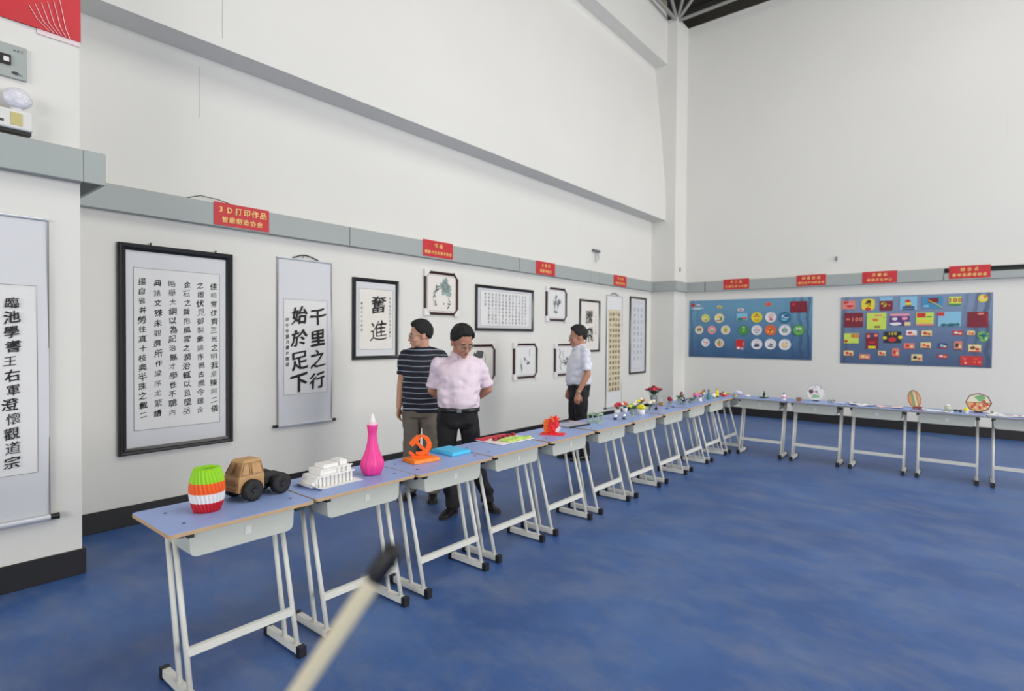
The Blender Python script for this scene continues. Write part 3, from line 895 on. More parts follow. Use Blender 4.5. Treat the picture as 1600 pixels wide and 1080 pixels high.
# white building model
WHP = mat('white_print', (232, 231, 228), .6, var=.02, bump=.15, bscale=120)
t = thing('building_model', 'white stepped building model on a thin curled white base sheet', 'model', (-2.74, 1.755, Z), PI / 2 + R(2))
mb = MB(); rs = []
for i in range(13):
    x = -.155 + .31 * i / 12; ring = []
    for j in range(7):
        y = -.10 + .2 * j / 6; lift = .022 * max(0, (-x - .09) / .06) ** 2 * (1 - .5 * j / 6); ring.append(Vector((x, y, .001 + lift)))
    for j in range(6, -1, -1):
        y = -.10 + .2 * j / 6; lift = .022 * max(0, (-x - .09) / .06) ** 2 * (1 - .5 * j / 6); ring.append(Vector((x, y, .004 + lift)))
    rs.append(ring)
mb.rings(rs); mb.build('base_sheet', WHP, t)
mb = MB(); mb.bb(-.115, .115, -.06, .07, .004, .062); bevel(mb.build('lower_storey', WHP, t), .002)
mb = MB(); mb.bb(-.085, .115, -.05, .06, .062, .092); bevel(mb.build('upper_storey', WHP, t), .002)
mb = MB(); mb.bb(-.055, .04, -.035, .05, .092, .112); mb.bb(.05, .10, -.03, .05, .092, .118); mb.bb(.06, .09, -.02, .04, .118, .124); bevel(mb.build('roof_block', WHP, t), .002)
mb = MB(); mb.bb(-.135, -.113, -.05, .06, .004, .035); mb.bb(-.122, -.1, -.055, .065, .03, .05); mb.build('side_step', WHP, t)
for k in range(9):
    mb = MB(); mb.cyl((-.1 + k * .025, -.067, .004), (-.1 + k * .025, -.067, .058), .0045, n=8); mb.build('column', WHP, t)
mb = MB(); mb.bb(-.12, .12, -.074, -.055, .057, .064); mb.bb(-.088, .118, -.056, -.045, .088, .094); mb.build('cornice', WHP, t)
for k in range(3):
    mb = MB(); mb.bb(.02 + k * .03, .028 + k * .03, -.062, -.05, .062, .09); mb.build('buttress', WHP, t)

# pink vase
PINK = mat('vase_pink', (236, 60, 148), .45, var=.03)
t = thing('pink_vase', 'tall bright pink fluted vase with a white pointed top', 'vase', (-2.715, 2.03, Z))
mb = MB(); prof = [(.042, 0), (.052, .008), (.064, .035), (.068, .06), (.063, .085), (.05, .115), (.037, .15), (.029, .19), (.025, .225), (.0245, .245), (.028, .265), (.031, .285), (.0305, .292), (.028, .292), (.024, .27)]
mb.lathe(prof, 96, flute=12, depth=.035); mb.build('body', PINK, t, True)
PALEP = mat('vase_pale_pink', (240, 196, 212), .5)
mb = MB(); mb.lathe([(.026, .288), (.029, .294), (.027, .304), (.02, .307)], 32, flute=10, depth=.05); mb.build('collar', PALEP, t, True)
mb = MB(); mb.lathe([(.020, .303), (.0185, .315), (.013, .335), (.008, .348), (.0075, .353), (.004, .357)], 24); mb.build('nozzle', WHP, t, True, 'white pointed nozzle')

# orange hammer-and-sickle stand
OR = mat('orange_print', (250, 104, 18), .5, var=.05); ORT = mat('orange_base', (252, 128, 10), .5, var=.05)
t = thing('emblem_stand', 'orange hammer and sickle sculpture on a flat orange slab', 'sculpture', (-2.765, 2.455, Z), R(52))
mb = MB(); mb.box((0, 0, .0125), (.20, .15, .025), taper=(.95, .93)); bb_ = bevel(mb.build('base', ORT, t), .004, 3); bb_.rotation_euler = (0, 0, R(30))
mb = MB(); mb.box((-.005, 0, .031), (.12, .045, .014)); bevel(mb.build('foot', OR, t), .003)
mb = MB()                                                   # sickle: tapering crescent and handle
N = 26; outer = []; inner = []
for i in range(N + 1):
    a = R(-125 + 235 * i / N); ro = .066; th = .030 * math.sin(PI * min(1, (i + 2.5) / (N + 2.5))) ** .7
    outer.append((ro * math.cos(a), .104 + ro * math.sin(a))); inner.append(((ro - th - .002) * math.cos(a), .104 + (ro - th - .002) * math.sin(a)))
rs = []
for (a, b2) in zip(outer, inner): rs.append([Vector((a[0], -.016, a[1])), Vector((a[0], .016, a[1])), Vector((b2[0], .016, b2[1])), Vector((b2[0], -.016, b2[1]))])
mb.rings(rs); mb.box((-.058, 0, .046), (.05, .03, .017), Matrix.Rotation(R(38), 3, 'Y')); bevel(mb.build('sickle', OR, t), .0015, 1)
mb = MB(); mb.box((.0, 0, .092), (.125, .028, .019), Matrix.Rotation(R(45), 3, 'Y')); mb.box((-.042, 0, .133), (.075, .034, .034), Matrix.Rotation(R(-45), 3, 'Y')); bevel(mb.build('hammer', OR, t), .002, 1)

# cyan slab
CY = mat('cyan_print', (70, 190, 236), .5, var=.03)
t = thing('cyan_slab', 'flat cyan square box lying beside the orange sculpture', 'box', (-2.805, 2.765, Z), R(90))
mb = MB(); mb.box((0, 0, .011), (.185, .22, .022), taper=(.97, .97)); bevel(mb.build('box', CY, t), .005, 3)
mb = MB(); mb.box((0, 0, .024), (.165, .20, .004)); bevel(mb.build('lid', CY, t), .002)

# red and green board
t = thing('model_board', 'white model board with red strip, red blocks and lime foliage', 'model', (-2.83, 3.385, Z + .002), PI / 2 - R(3))
WBD = mat('board_white', (236, 226, 222), .6)
REDP = mat('red_print', (206, 30, 52), .5, var=.05); LIME = mat('lime_print', (186, 216, 110), .6, var=.12, scale=40); DRED = mat('dark_red', (150, 24, 44), .5)
mb = MB(); mb.bb(-.19, .19, -.14, .14, 0, .006); mb.build('board', WBD, t)
mb = MB(); mb.bb(-.19, .14, .085, .14, .006, .014); mb.bb(-.19, -.13, .05, .1, .006, .012); bevel(mb.build('red_strip', REDP, t), .002)
for k in range(5):
    mb = MB(); mb.box((-.11 + k * .068, .005 + k * .014, .016), (.034, .034, .02), taper=(.85, .85)); bevel(mb.build('red_block', DRED, t), .003)
for k in range(16):
    mb = MB(); mb.ell((-.08 + (k % 6) * .05 + rnd.uniform(-.01, .01), -.11 + (k // 6) * .038 + rnd.uniform(-.008, .008), .012), (.027, .02, .008 + rnd.random() * .007), 9, 5); mb.build('foliage', LIME, t)

# red and orange paper figure
ORR = mat('orange_paper', (244, 120, 40), .6, var=.1)
RP = mat('red_paper', (232, 44, 52), .6, var=.08)
t = thing('paper_figure', 'upright ruffled red and orange paper figure on a pointed red base', 'sculpture', (-2.70, 3.84, Z), R(25))
mb = MB(); mb.prism([(-.10, .0), (.11, .0), (.10, .008), (-.09, .008)], -.06, .06); mb.build('base', RP, t)
def ruffle(name, m, cx, cy, w_, h_, k, amp):
    mb = MB(); rs = []
    for i in range(13):
        z = .006 + h_ * i / 12
        ww = w_ * (.55 + .45 * math.sin(PI * (i + 1) / 14)) * (1 + .18 * math.sin(i * 2.6 + k))
        ring = []
        for j in range(18):
            a = 2 * PI * j / 18; rr = ww * (1 + amp * math.sin(5 * a + i * .9 + k)); ring.append(Vector((cx + rr * math.cos(a), cy + rr * .45 * math.sin(a), z)))
        rs.append(ring)
    mb.rings(rs); return mb.build(name, m, t)
ruffle('red_folds', RP, .015, 0, .042, .135, 0, .28)
ruffle('orange_folds', ORR, -.04, .03, .034, .115, 2, .3)
for k in range(5):
    mb = MB(); a = -.6 + k * .5; mb.box((.01 + .03 * math.sin(k * 2.1), -.01 + .012 * k, .13 + .01 * math.sin(k * 3)), (.012, .04, .05), Matrix.Rotation(a, 3, 'Y')); mb.build('paper_petal', RP if k % 2 else ORR, t)
mb = MB(); mb.box((.055, -.01, .045), (.03, .006, .05), Matrix.Rotation(.5, 3, 'Y')); mb.build('paper_petal', WHP, t)

# grey tray
t = thing('flat_tray', 'thin grey rectangular tray with dark front edge beside the red paper figure', 'tray', (-2.86, 4.35, Z), PI / 2 + R(-6))
mb = MB(); mb.bb(-.15, .15, -.12, .12, 0, .012); bevel(mb.build('plate', mat('tray_grey', (172, 178, 196), .4), t), .003)
mb = MB(); mb.bb(-.15, .15, -.124, -.118, 0, .014); mb.build('front_edge', BLACKP, t)
mb = MB(); mb.bb(-.02, .1, .07, .09, .012, .015); mb.build('pen', mat('navy_pen', (30, 40, 80), .4), t)
mb = MB(); mb.bb(.11, .15, -.1, .12, .012, .014); mb.build('pink_strip', mat('pink_strip', (214, 176, 186), .5), t)

# clear green frame
GG = mat('pale_green_acrylic', (196, 222, 190), .15, trans=.45, var=.05)
t = thing('acrylic_frame', 'small clear pale green open box frame beyond the grey tray', 'box', (-2.77, 4.66, Z), PI / 2 + R(8))
for x in (-.055, .055):
    for y in (-.05, .05):
        mb = MB(); mb.bb(x - .006, x + .006, y - .006, y + .006, 0, .08); mb.build('post', GG, t)
for z in (.004, .078):
    mb = MB(); mb.bb(-.07, .07, -.056, -.044, z - .005, z + .005); mb.bb(-.07, .07, .044, .056, z - .005, z + .005); mb.bb(-.061, -.049, -.05, .05, z - .005, z + .005); mb.bb(.049, .061, -.05, .05, z - .005, z + .005); mb.build('rail', GG, t)

# flowers -------------------------------------------------------------
GREEN = mat('leaf_green', (52, 104, 60), .6, var=.25, scale=40)
DGREEN = mat('dark_leaf_green', (30, 62, 44), .6, var=.25, scale=40)
STEM = mat('stem_green', (90, 140, 90), .6)
GLS = mat('clear_glass', (228, 240, 238), .05, var=0, trans=.85)
WPOT = mat('white_pot', (224, 222, 228), .4)
def petal_flower(mb, c, r, n=6, up=1.2, layers=3):
    """rounded double blossom: cupped petals in layers round a full heart"""
    c = Vector(c)
    mb.ell(c + Vector((0, 0, r * .15)), (r * .5, r * .5, r * .45), 9, 6)
    for L_ in range(layers):
        for i in range(n):
            a = 2 * PI * (i + .5 * L_) / n
            el_ = (-.15, .35, .9)[L_ % 3]; k = r * (1, .92, .8)[L_ % 3]
            d = Vector((math.cos(a) * math.cos(el_), math.sin(a) * math.cos(el_), math.sin(el_)))
            q = d.to_track_quat('Z', 'Y').to_matrix()
            mb.ell(c + d * k * .55, (k * .34, k * .34, k * .14), 8, 4, q)
def flower_pot(label, x, y, pot, pr_, ph, flowers, leafs=4, leaf_m=GREEN, spread=None, name='flower_pot', cat='flower'):
    """pot: material or 'glass'; flowers = [(dx,dy,z,r,material)]"""
    t = thing(name, label, cat, (x, y, Z), rnd.random() * 6)
    mb = MB(); mb.lathe([(pr_ * .7, 0), (pr_ * .8, .003), (pr_, ph), (pr_ * .88, ph), (pr_ * .7, ph * .3)], 20); mb.build('pot', pot, t, True)
    for dx, dy, z, r, m in flowers:
        mb = MB(); mb.tube([(0, 0, .01), (dx * .5, dy * .5, z * .55), (dx, dy, z)], .0022, 5); mb.build('stem', STEM, t)
        mb = MB(); petal_flower(mb, (dx, dy, z), r * 1.25); mb.build('blossom', m, t)
    for i in range(leafs):
        a = 2 * PI * i / leafs + rnd.random(); l = (spread or pr_ * 1.3); zt = ph + l * .7
        mb = MB(); d = Vector((math.cos(a), math.sin(a), .9)).normalized()
        mb.ell(Vector((0, 0, ph)) + d * l * .6, (l * .55, l * .17, l * .04), 8, 4, d.to_track_quat('X', 'Z').to_matrix()); mb.build('leaf', leaf_m, t)
    return t
FR = mat('flower_red', (206, 50, 66), .6, var=.15); FDR = mat('flower_crimson', (136, 20, 52), .6, var=.2); FW = mat('flower_cream', (236, 222, 206), .6, var=.08)
FY = mat('flower_yellow', (228, 216, 40), .6, var=.1); FP = mat('flower_pink', (226, 110, 160), .6, var=.1); FG = mat('flower_green', (176, 214, 120), .6, var=.12); FV = mat('flower_violet', (150, 110, 190), .6); FO = mat('flower_orange', (214, 110, 60), .6, var=.1); FT = mat('flower_teal', (52, 130, 128), .5, var=.15)
flower_pot('small white pot of coral red flowers, first of the flower pots', -2.86, 5.26, WPOT, .036, .06, [(0, 0, .105, .034, FR), (.03, .01, .10, .028, FR), (-.03, .01, .10, .028, FR), (0, .03, .115, .026, FR)])
flower_pot('low green and orange flower cluster in a pale cup behind the glass cup', -2.90, 5.50, WPOT, .03, .045, [(.02, 0, .085, .026, FO), (-.03, 0, .09, .024, FW), (0, .03, .1, .022, FO)], 5)
flower_pot('pale green blossoms in a clear glass cup with stems showing', -2.69, 5.27, GLS, .032, .075, [(0, 0, .12, .03, FG), (.03, -.01, .11, .024, FG), (-.02, .02, .13, .024, FW), (.02, .03, .105, .02, FY)], 5)
flower_pot('cream blossoms in a second clear cup behind the yellow rose', -2.85, 5.72, GLS, .03, .06, [(0, 0, .105, .028, FY), (.03, 0, .1, .022, FW)], 4)
flower_pot('white pot with a full yellow rose', -2.67, 5.43, WPOT, .042, .062, [(0, 0, .082, .04, FY), (.02, 0, .078, .034, FY), (-.02, .01, .078, .034, FY)], 3)
flower_pot('clear glass with pink and cream carnations beside the yellow rose', -2.72, 5.76, GLS, .026, .05, [(0, 0, .105, .03, FW), (.035, 0, .095, .024, FW), (-.03, .01, .1, .024, mat('flower_blush', (236, 196, 190), .6)), (0, .03, .115, .024, FW)], 5)
t = flower_pot('bouquet of dark red roses in a tall clear vase, tallest of the flowers', -2.965, 6.36, GLS, .045, .11, [(.0, .0, .21, .034, FDR), (.05, .01, .19, .03, FR), (-.05, 0, .19, .03, FDR), (.02, .05, .20, .03, FDR), (-.02, -.04, .185, .03, FR), (.075, -.03, .185, .024, FDR), (-.08, .02, .18, .024, mat('flower_magenta', (170, 40, 110), .6))], 8, DGREEN, .1, 'rose_bouquet')
flower_pot('single dark red rose in a low glass past the cork pad', -2.83, 6.53, GLS, .026, .03, [(0, 0, .055, .036, FDR), (0.01, 0, .07, .03, FDR)], 2)
flower_pot('upright green succulent in a glass jar beside the dark red rose', -2.80, 6.73, GLS, .03, .05, [], 9, GREEN, .055, 'potted_plant', 'plant')
flower_pot('dark leafed plant with white stones in a shallow glass dish', -2.70, 6.63, GLS, .045, .025, [(.0, 0, .08, .018, mat('flower_black', (50, 40, 44), .6))], 9, DGREEN, .06, 'potted_plant', 'plant')
flower_pot('bluish green plant in a shallow dish near the pink ornaments', -2.69, 6.84, GLS, .038, .025, [(.01, 0, .06, .015, FO)], 7, GREEN, .045, 'potted_plant', 'plant')
flower_pot('pink blossoms in a clear cup on the ninth desk', -2.74, 7.09, GLS, .028, .04, [(0, 0, .08, .03, FP), (.035, 0, .07, .024, FP), (-.02, .02, .09, .022, FR)], 3)
flower_pot('violet and pink flower cluster behind the pink cup', -2.74, 7.27, WPOT, .03, .03, [(0, 0, .06, .028, FV), (.04, 0, .055, .024, FV), (-.04, 0, .065, .026, FP)], 3)
flower_pot('orange and red tiny flower dish on the tenth desk', -2.80, 7.50, WPOT, .03, .03, [(0, 0, .07, .026, FO), (.03, 0, .08, .022, FY), (-.03, .02, .1, .02, DRED)], 4)

flower_pot('mixed cream and green posy between the yellow rose and the bouquet', -2.93, 5.95, WPOT, .032, .05, [(0, 0, .10, .028, FW), (.035, .01, .085, .024, FG), (-.03, 0, .09, .024, FO), (0, -.03, .08, .02, FDR)], 5)
flower_pot('small dark leafed plant with a red bud behind the pink blossoms', -2.88, 7.00, WPOT, .03, .04, [(0, 0, .10, .022, FDR), (.03, 0, .08, .02, FP)], 6, DGREEN, .05)
flower_pot('teal and white plant cluster just before the teal bottle', -2.74, 7.36, GLS, .028, .03, [(.02, 0, .06, .018, FT), (-.02, .01, .07, .018, FW)], 5, FT, .04, 'potted_plant', 'plant')
def simple(name, label, cat, x, y, parts, rz=0, z=Z):
    t = thing(name, label, cat, (x, y, z), rz)
    for nm, mb, m, sm in parts:
        o = mb.build(nm, m, t)
        if sm: smooth_auto(o, 50)
    return t
def sphere(r, cz): return MB().ell((0, 0, cz), r, 16, 10)
MIR = mat('mirror_silver', (205, 212, 212), .12, metal=.9, var=.02)
for (x, y, s) in ((-2.71, 4.94, 'left'), (-2.655, 5.02, 'right')):
    simple('silver_ball', f'{s} of two small silver balls on black feet below the coral red flowers', 'ball', x, y, [('ball', sphere(.025, .034), MIR, 1), ('foot', MB().lathe([(.018, 0), (.02, .006), (.012, .014)], 14), BLACKP, 0)])
simple('black_cube_stack', 'tiny dark block ornament right of the carnations', 'ornament', -2.735, 5.93, [('lower_block', MB().box((0, 0, .011), (.03, .028, .022)), BLACKP, 0), ('upper_block', MB().box((.002, 0, .03), (.018, .018, .016)), DRED, 0)], .3)
CORK = mat('cork', (170, 140, 112), .8, var=.2, scale=60)
simple('cork_pad', 'small upright cork and grey holder left of the dark red rose', 'holder', -2.87, 6.38, [('block', MB().box((0, 0, .016), (.07, .05, .032)), CORK, 0), ('back_card', MB().box((0, .015, .055), (.06, .006, .05)), mat('grey_card', (170, 166, 176), .6), 0)], PI / 2)
BLUED = mat('blue_chip', (80, 120, 180), .4)
for i, (x, y) in enumerate(((-2.67, 6.08), (-2.66, 6.23))):
    simple('blue_counter', ('nearer' if i == 0 else 'farther') + ' of two tiny blue counters lying near the desk edge', 'ornament', x, y, [('disc', MB().lathe([(.02, 0), (.022, .004), (.02, .009), (.01, .011)], 14), BLUED, 0), ('button', MB().lathe([(.008, .01), (.007, .016), (.003, .018)], 10), BLACKP, 0)])
simple('orange_chip', 'tiny orange disc lying flat right of the carnations', 'ornament', -2.66, 5.90, [('disc', MB().lathe([(.022, 0), (.024, .004), (.02, .008)], 14), mat('tan_chip', (200, 160, 130), .6), 0)])
simple('pearl_ball', 'small white ball on a ring beside the pink cup', 'ball', -2.625, 6.98, [('ball', sphere(.02, .024), WHP, 1), ('ring', MB().lathe([(.018, 0), (.02, .005), (.014, .008)], 14), MIR, 0)])
simple('teal_bottle', 'slender dark teal bottle standing on the tenth desk', 'bottle', -2.68, 7.42, [('body', MB().lathe([(.024, 0), (.027, .01), (.026, .05), (.012, .075), (.010, .10), (.014, .105), (.014, .115)], 18), FT, 1), ('stopper', MB().lathe([(.009, .112), (.011, .12), (.006, .13)], 12), BLACKP, 1)])
simple('white_globe', 'cream white globe ornament right of the teal bottle', 'ball', -2.675, 7.60, [('globe', sphere(.032, .036), FW, 1), ('foot', MB().lathe([(.02, 0), (.022, .006), (.014, .01)], 14), FT, 0)])
simple('yellow_figure', 'yellow and green standing ornament right of the white globe', 'ornament', -2.68, 7.74, [('body', MB().lathe([(.024, .02), (.026, .05), (.014, .075), (.016, .09), (.006, .105)], 14), FY, 1), ('base', MB().lathe([(.026, 0), (.028, .012), (.024, .02)], 14), GREEN, 0), ('cap', MB().lathe([(.012, .1), (.014, .108), (.004, .125)], 10), CORK, 0)])
simple('red_white_shell', 'red and white low ornament at the start of the corner desk', 'ornament', -2.64, 7.90, [('shell', MB().ell((0, 0, .02), (.045, .03, .02), 14, 8), RP, 1), ('cover', MB().ell((.01, .0, .034), (.025, .02, .014), 12, 6), WHP, 1)])
simple('brown_figure', 'small brown bird-like ornament behind the red and white one', 'ornament', -2.72, 8.02, [('body', MB().ell((0, 0, .022), (.035, .02, .018), 12, 8), mat('brown_clay', (110, 60, 44), .6), 1), ('head', MB().ell((.03, 0, .045), .012, 10, 6), mat('brown_clay', (110, 60, 44), .6), 1)], .6)
simple('violet_sheet', 'lilac felt sheet with yellow edge lying on the corner desk', 'sheet', -2.60, 8.12, [('sheet', MB().box((0, 0, .002), (.16, .16, .004)), mat('lilac_felt', (176, 150, 206), .8), 0), ('edge_strip', MB().box((.06, 0, .006), (.03, .16, .004)), FY, 0)], .3)
simple('yellow_dish', 'yellow flower shaped dish on the far end of the corner desk', 'dish', -2.72, 8.25, [('dish', MB().lathe([(.02, 0), (.035, .006), (.052, .024), (.048, .024), (.03, .01)], 32, flute=8, depth=.08), FY, 1), ('foot', MB().lathe([(.02, 0), (.02, .004)], 12), WHP, 0)])
simple('lilac_cushion', 'pale lilac puffy ornament beside the yellow dish', 'ornament', -2.57, 8.28, [('pad', MB().ell((0, 0, .03), (.06, .045, .03), 16, 8), mat('pale_lilac', (202, 200, 226), .7), 1), ('button', MB().ell((0, 0, .06), .008, 8, 5), WHP, 1)])
simple('green_pear', 'tiny olive green ornament on the inner edge of the corner desk', 'ornament', -2.53, 7.98, [('body', MB().lathe([(.01, 0), (.02, .008), (.018, .022), (.008, .032)], 14), mat('olive_glaze', (128, 140, 60), .5), 1), ('stalk', MB().cyl((0, 0, .03), (.004, 0, .042), .002, n=6), BLACKP, 0)])

# ------------------------------------------------------------------ exhibits on the wall row
simple('white_shell', 'tiny white shell shaped ornament at the corner end of the wall row', 'ornament', -2.38, 8.1, [('shell', MB().ell((0, 0, .014), (.04, .03, .014), 14, 7), WHP, 1), ('rim', MB().lathe([(.03, 0), (.034, .004), (.03, .006)], 16), SILVER, 0)])
t = thing('leaf_dish', 'dark pointed leaf standing in a shallow dish on the first wall desk', 'plant', (-2.17, 8.10, Z))
mb = MB(); mb.lathe([(.03, 0), (.05, .006), (.065, .016), (.06, .016), (.03, .008)], 22); mb.build('dish', mat('dark_dish', (70, 86, 90), .4), t, True)
mb = MB(); mb.add([(-.015, 0, .01), (.015, 0, .01), (.024, .004, .045), (.006, 0, .10), (-.012, -.004, .05), (0, .008, .045)], [(0, 1, 5), (1, 2, 5), (2, 3, 5), (3, 4, 5), (4, 0, 5), (1, 0, 4, 3, 2)]); mb.build('leaf', DGREEN, t)
mb = MB(); mb.ell((.03, 0, .02), (.022, .015, .01), 10, 6); mb.ell((-.03, 0, .02), (.018, .015, .009), 10, 6); mb.build('pebble', WHP, t)
simple('pink_bottle', 'small white bottle with pink markings at the end of the first wall desk', 'bottle', -1.905, 8.05, [('body', MB().lathe([(.024, 0), (.026, .012), (.025, .055), (.012, .07)], 16), WHP, 1), ('band', MB().lathe([(.0265, .02), (.027, .03), (.0262, .04)], 16), FP, 1), ('cap', MB().lathe([(.011, .068), (.012, .085), (.006, .09)], 12), mat('mauve_cap', (110, 80, 110), .5), 1)])
simple('brown_cup', 'small square brown wooden cup on the second wall desk', 'cup', -1.705, 7.98, [('cup', MB().box((0, 0, .023), (.05, .05, .046), taper=(1.05, 1.05)), mat('brown_wood', (158, 112, 70), .6, var=.15), 0), ('rim', MB().box((0, 0, .046), (.056, .056, .006)), mat('brown_wood2', (128, 86, 50), .6), 0)])

def round_plate(label, x, y, r, rim, tilt, faces, rz=0, n=48, stand=BLACKP, ell=1.0, rimm=None, name='painted_plate', cat='plate', roll_=0.0):
    t = thing(name, label, cat, (x, y, Z), rz)
    Mx = Matrix.Rotation(-tilt, 4, 'X') @ Matrix.Rotation(roll_, 4, 'Y')
    up = Matrix.Translation((0, 0, .006)) @ Mx @ Matrix.Translation((0, 0, r))
    def done(mb, nm, m):
        mb.v = [tuple(up @ Vector((p[0] * ell, p[1], p[2]))) for p in mb.v]; return mb.build(nm, m, t)
    mb = MB(); mb.disc(0, 0, r, r, -.004, .008, n); done(mb, 'plate', rimm or WHP)
    mb = MB(); rs = []
    for rr, y_ in ((r, -.004), (r, -.010), (r * .93, -.010), (r * .9, -.005), (r * .9, 0)):
        rs.append([Vector((rr * math.cos(2 * PI * i / n), y_, rr * math.sin(2 * PI * i / n))) for i in range(n)])
    mb.rings(rs, cap=False); done(mb, 'rim', rim)
    for nm, fn, m in faces:
        mb = MB(); fn(mb); done(mb, nm, m)
    mb = MB(); mb.box((0, .03, .012), (.07, .08, .01)); mb.box((0, .05, r * .6), (.03, .006, r * 1.1), Matrix.Rotation(.25, 3, 'X')); mb.build('stand', stand, t)
    return t
PG = mat('paint_green', (140, 190, 150), .7, var=.1); PBR = mat('paint_brown', (84, 66, 66), .7, var=.2); PVI = mat('paint_violet', (170, 130, 160), .7, var=.2)
def f1(mb):
    for x, z, a, c, r_ in ((.0, -.055, .05, .016, .0), (-.02, -.06, .03, .014, .2), (.02, -.05, .03, .018, -.2)): leaf_blob(mb, x, z, a, c, r_, -.0062, 14)
def f2_(mb): leaf_blob(mb, -.055, .01, .028, .028, 0, -.0062, 14)
def f3_(mb):
    for k in range(9): leaf_blob(mb, .0 + .012 * k * math.sin(k), .01 + .01 * k * math.cos(k * 1.7), .02, .005, k * 1.1, -.0064 - .0001 * k, 8)
    mb.tube([(.0, -.007, .06), (-.01, -.007, .09)], .004, 4)
round_plate('round white plate with painted flowers and green ground on the second wall desk', -1.545, 8.14, .108, SILVER, .22, [('painted_ground', f1, PG), ('painted_spot', f2_, PBR), ('painted_twig', f3_, PVI)])
# tiny black glasses-like ornament
t = thing('wire_ornament', 'small black wire ornament right of the painted plate', 'ornament', (-1.35, 8.05, Z))
for k in (-1, 1):
    mb = MB(); mb.tube([(k * .02 + .016 * math.cos(a * PI / 6), 0, .02 + .016 * math.sin(a * PI / 6)) for a in range(13)], .003, 6); mb.build('loop', BLACKP, t)
mb = MB(); mb.tube([(-.04, 0, .03), (-.02, 0, .045), (0, 0, .022), (.02, 0, .045), (.05, .0, .035)], .0025, 6); mb.build('wire', BLACKP, t)

def sheet(label, x, y, w_, d_, m, rz=0, curl=.006, name='paper_sheet', lift=0.0, marks=None):
    t = thing(name, label, 'paper', (x, y, Z + lift), rz)
    mb = MB(); rs = []
    k = rnd.random() * 6
    for i in range(9):
        u = -w_ / 2 + w_ * i / 8; ring = []
        hs = [abs(math.sin(u * 14 + k + v * 9)) * curl + .0004 for v in (0, .33, .66, 1)]
        for j in range(4): ring.append(Vector((u, -d_ / 2 + d_ * j / 3, hs[j] + .0012)))
        for j in (3, 2, 1, 0): ring.append(Vector((u, -d_ / 2 + d_ * j / 3, hs[j])))
        rs.append(ring)
    mb.rings(rs); mb.build('sheet', m, t)
    if marks:
        mb = MB()
        for q in range(5): leaf_blob(mb, rnd.uniform(-w_ * .35, w_ * .35), 0, w_ * .08, d_ * .12, rnd.random() * 3, 0, 8)
        mb.v = [(p[0], rnd.uniform(0, 0) + p[2] * 1.0 - 0, curl + .0032) for p in mb.v]
        mb.build('drawing', marks, t)
    return t
LIL = mat('lilac_paper', (190, 196, 232), .7); PNK = mat('pink_paper', (232, 206, 206), .7, var=.05); BLU = mat('light_blue_card', (140, 170, 226), .6)
WSH = mat('white_sheet', (228, 228, 230), .7, var=.02)
sheet('lilac sheet lying at the end of the second wall desk', -1.275, 8.1, .14, .22, LIL, .2)
sheet('crumpled white paper sheet, leftmost on the third wall desk', -1.09, 8.08, .125, .22, WSH, .15, .02, marks=GREYINK)
sheet('crumpled white paper sheet, second on the third wall desk', -.95, 8.06, .125, .22, WSH, -.1, .018)
sheet('pinkish paper sheet, third on the third wall desk', -.80, 8.06, .13, .22, PNK, .05, .012, marks=FP)
sheet('pale pink paper sheet next to the blue card', -.66, 8.05, .11, .22, PNK, -.05, .01)
sheet('light blue card on the joint of third and fourth wall desks', -.525, 8.03, .13, .24, BLU, 0, .002, 'blue_card')

# striped oval fan, tilted
ORG = mat('fan_orange', (226, 166, 110), .7, var=.12); CRM = mat('fan_cream', (226, 220, 200), .7, var=.06); FGR = mat('fan_green', (120, 176, 120), .7, var=.1); FANR = mat('fan_rim_tan', (166, 120, 88), .6)
def stripes(mb, lst, w2, r):
    for x0, x1 in lst:
        pts = []
        for x in (x0, (x0 + x1) / 2, x1): pts.append((x, -.0064, math.sqrt(max(0, r * r - x * x)) * .97))
        for x in (x1, (x0 + x1) / 2, x0): pts.append((x, -.0064, -math.sqrt(max(0, r * r - x * x)) * .97))
        mb.add(pts, [tuple(range(len(pts)))])
round_plate('oval fan with orange, cream and green stripes leaning on the fourth wall desk', -.475, 8.14, .108, FANR, .2, [
    ('orange_stripe', lambda mb: stripes(mb, [(-.088, -.05), (.05, .07)], 0, .093), ORG), ('green_stripe', lambda mb: stripes(mb, [(-.04, -.012)], 0, .093), FGR), ('cream_stripe', lambda mb: stripes(mb, [(.0, .03), (.075, .086)], 0, .093), CRM)],
    rz=-.25, n=16, ell=.62, rimm=ORG, name='painted_fan', cat='fan', roll_=R(-16), stand=DRED)
simple('red_fan_rest', 'dark red strip lying at the foot of the striped fan', 'strip', -.44, 8.0, [('strip', MB().box((0, 0, .005), (.13, .02, .01)), DRED, 0), ('knob', MB().ell((-.05, 0, .013), .007, 8, 5), BLACKP, 1)])
def ring2(mb):
    mb.disc(0, .0, .098, .098, -.0062, -.0058, 24, 0, PI)
def ringo(mb):
    mb.disc(0, .0, .098, .098, -.0062, -.0058, 24, PI, 2 * PI)
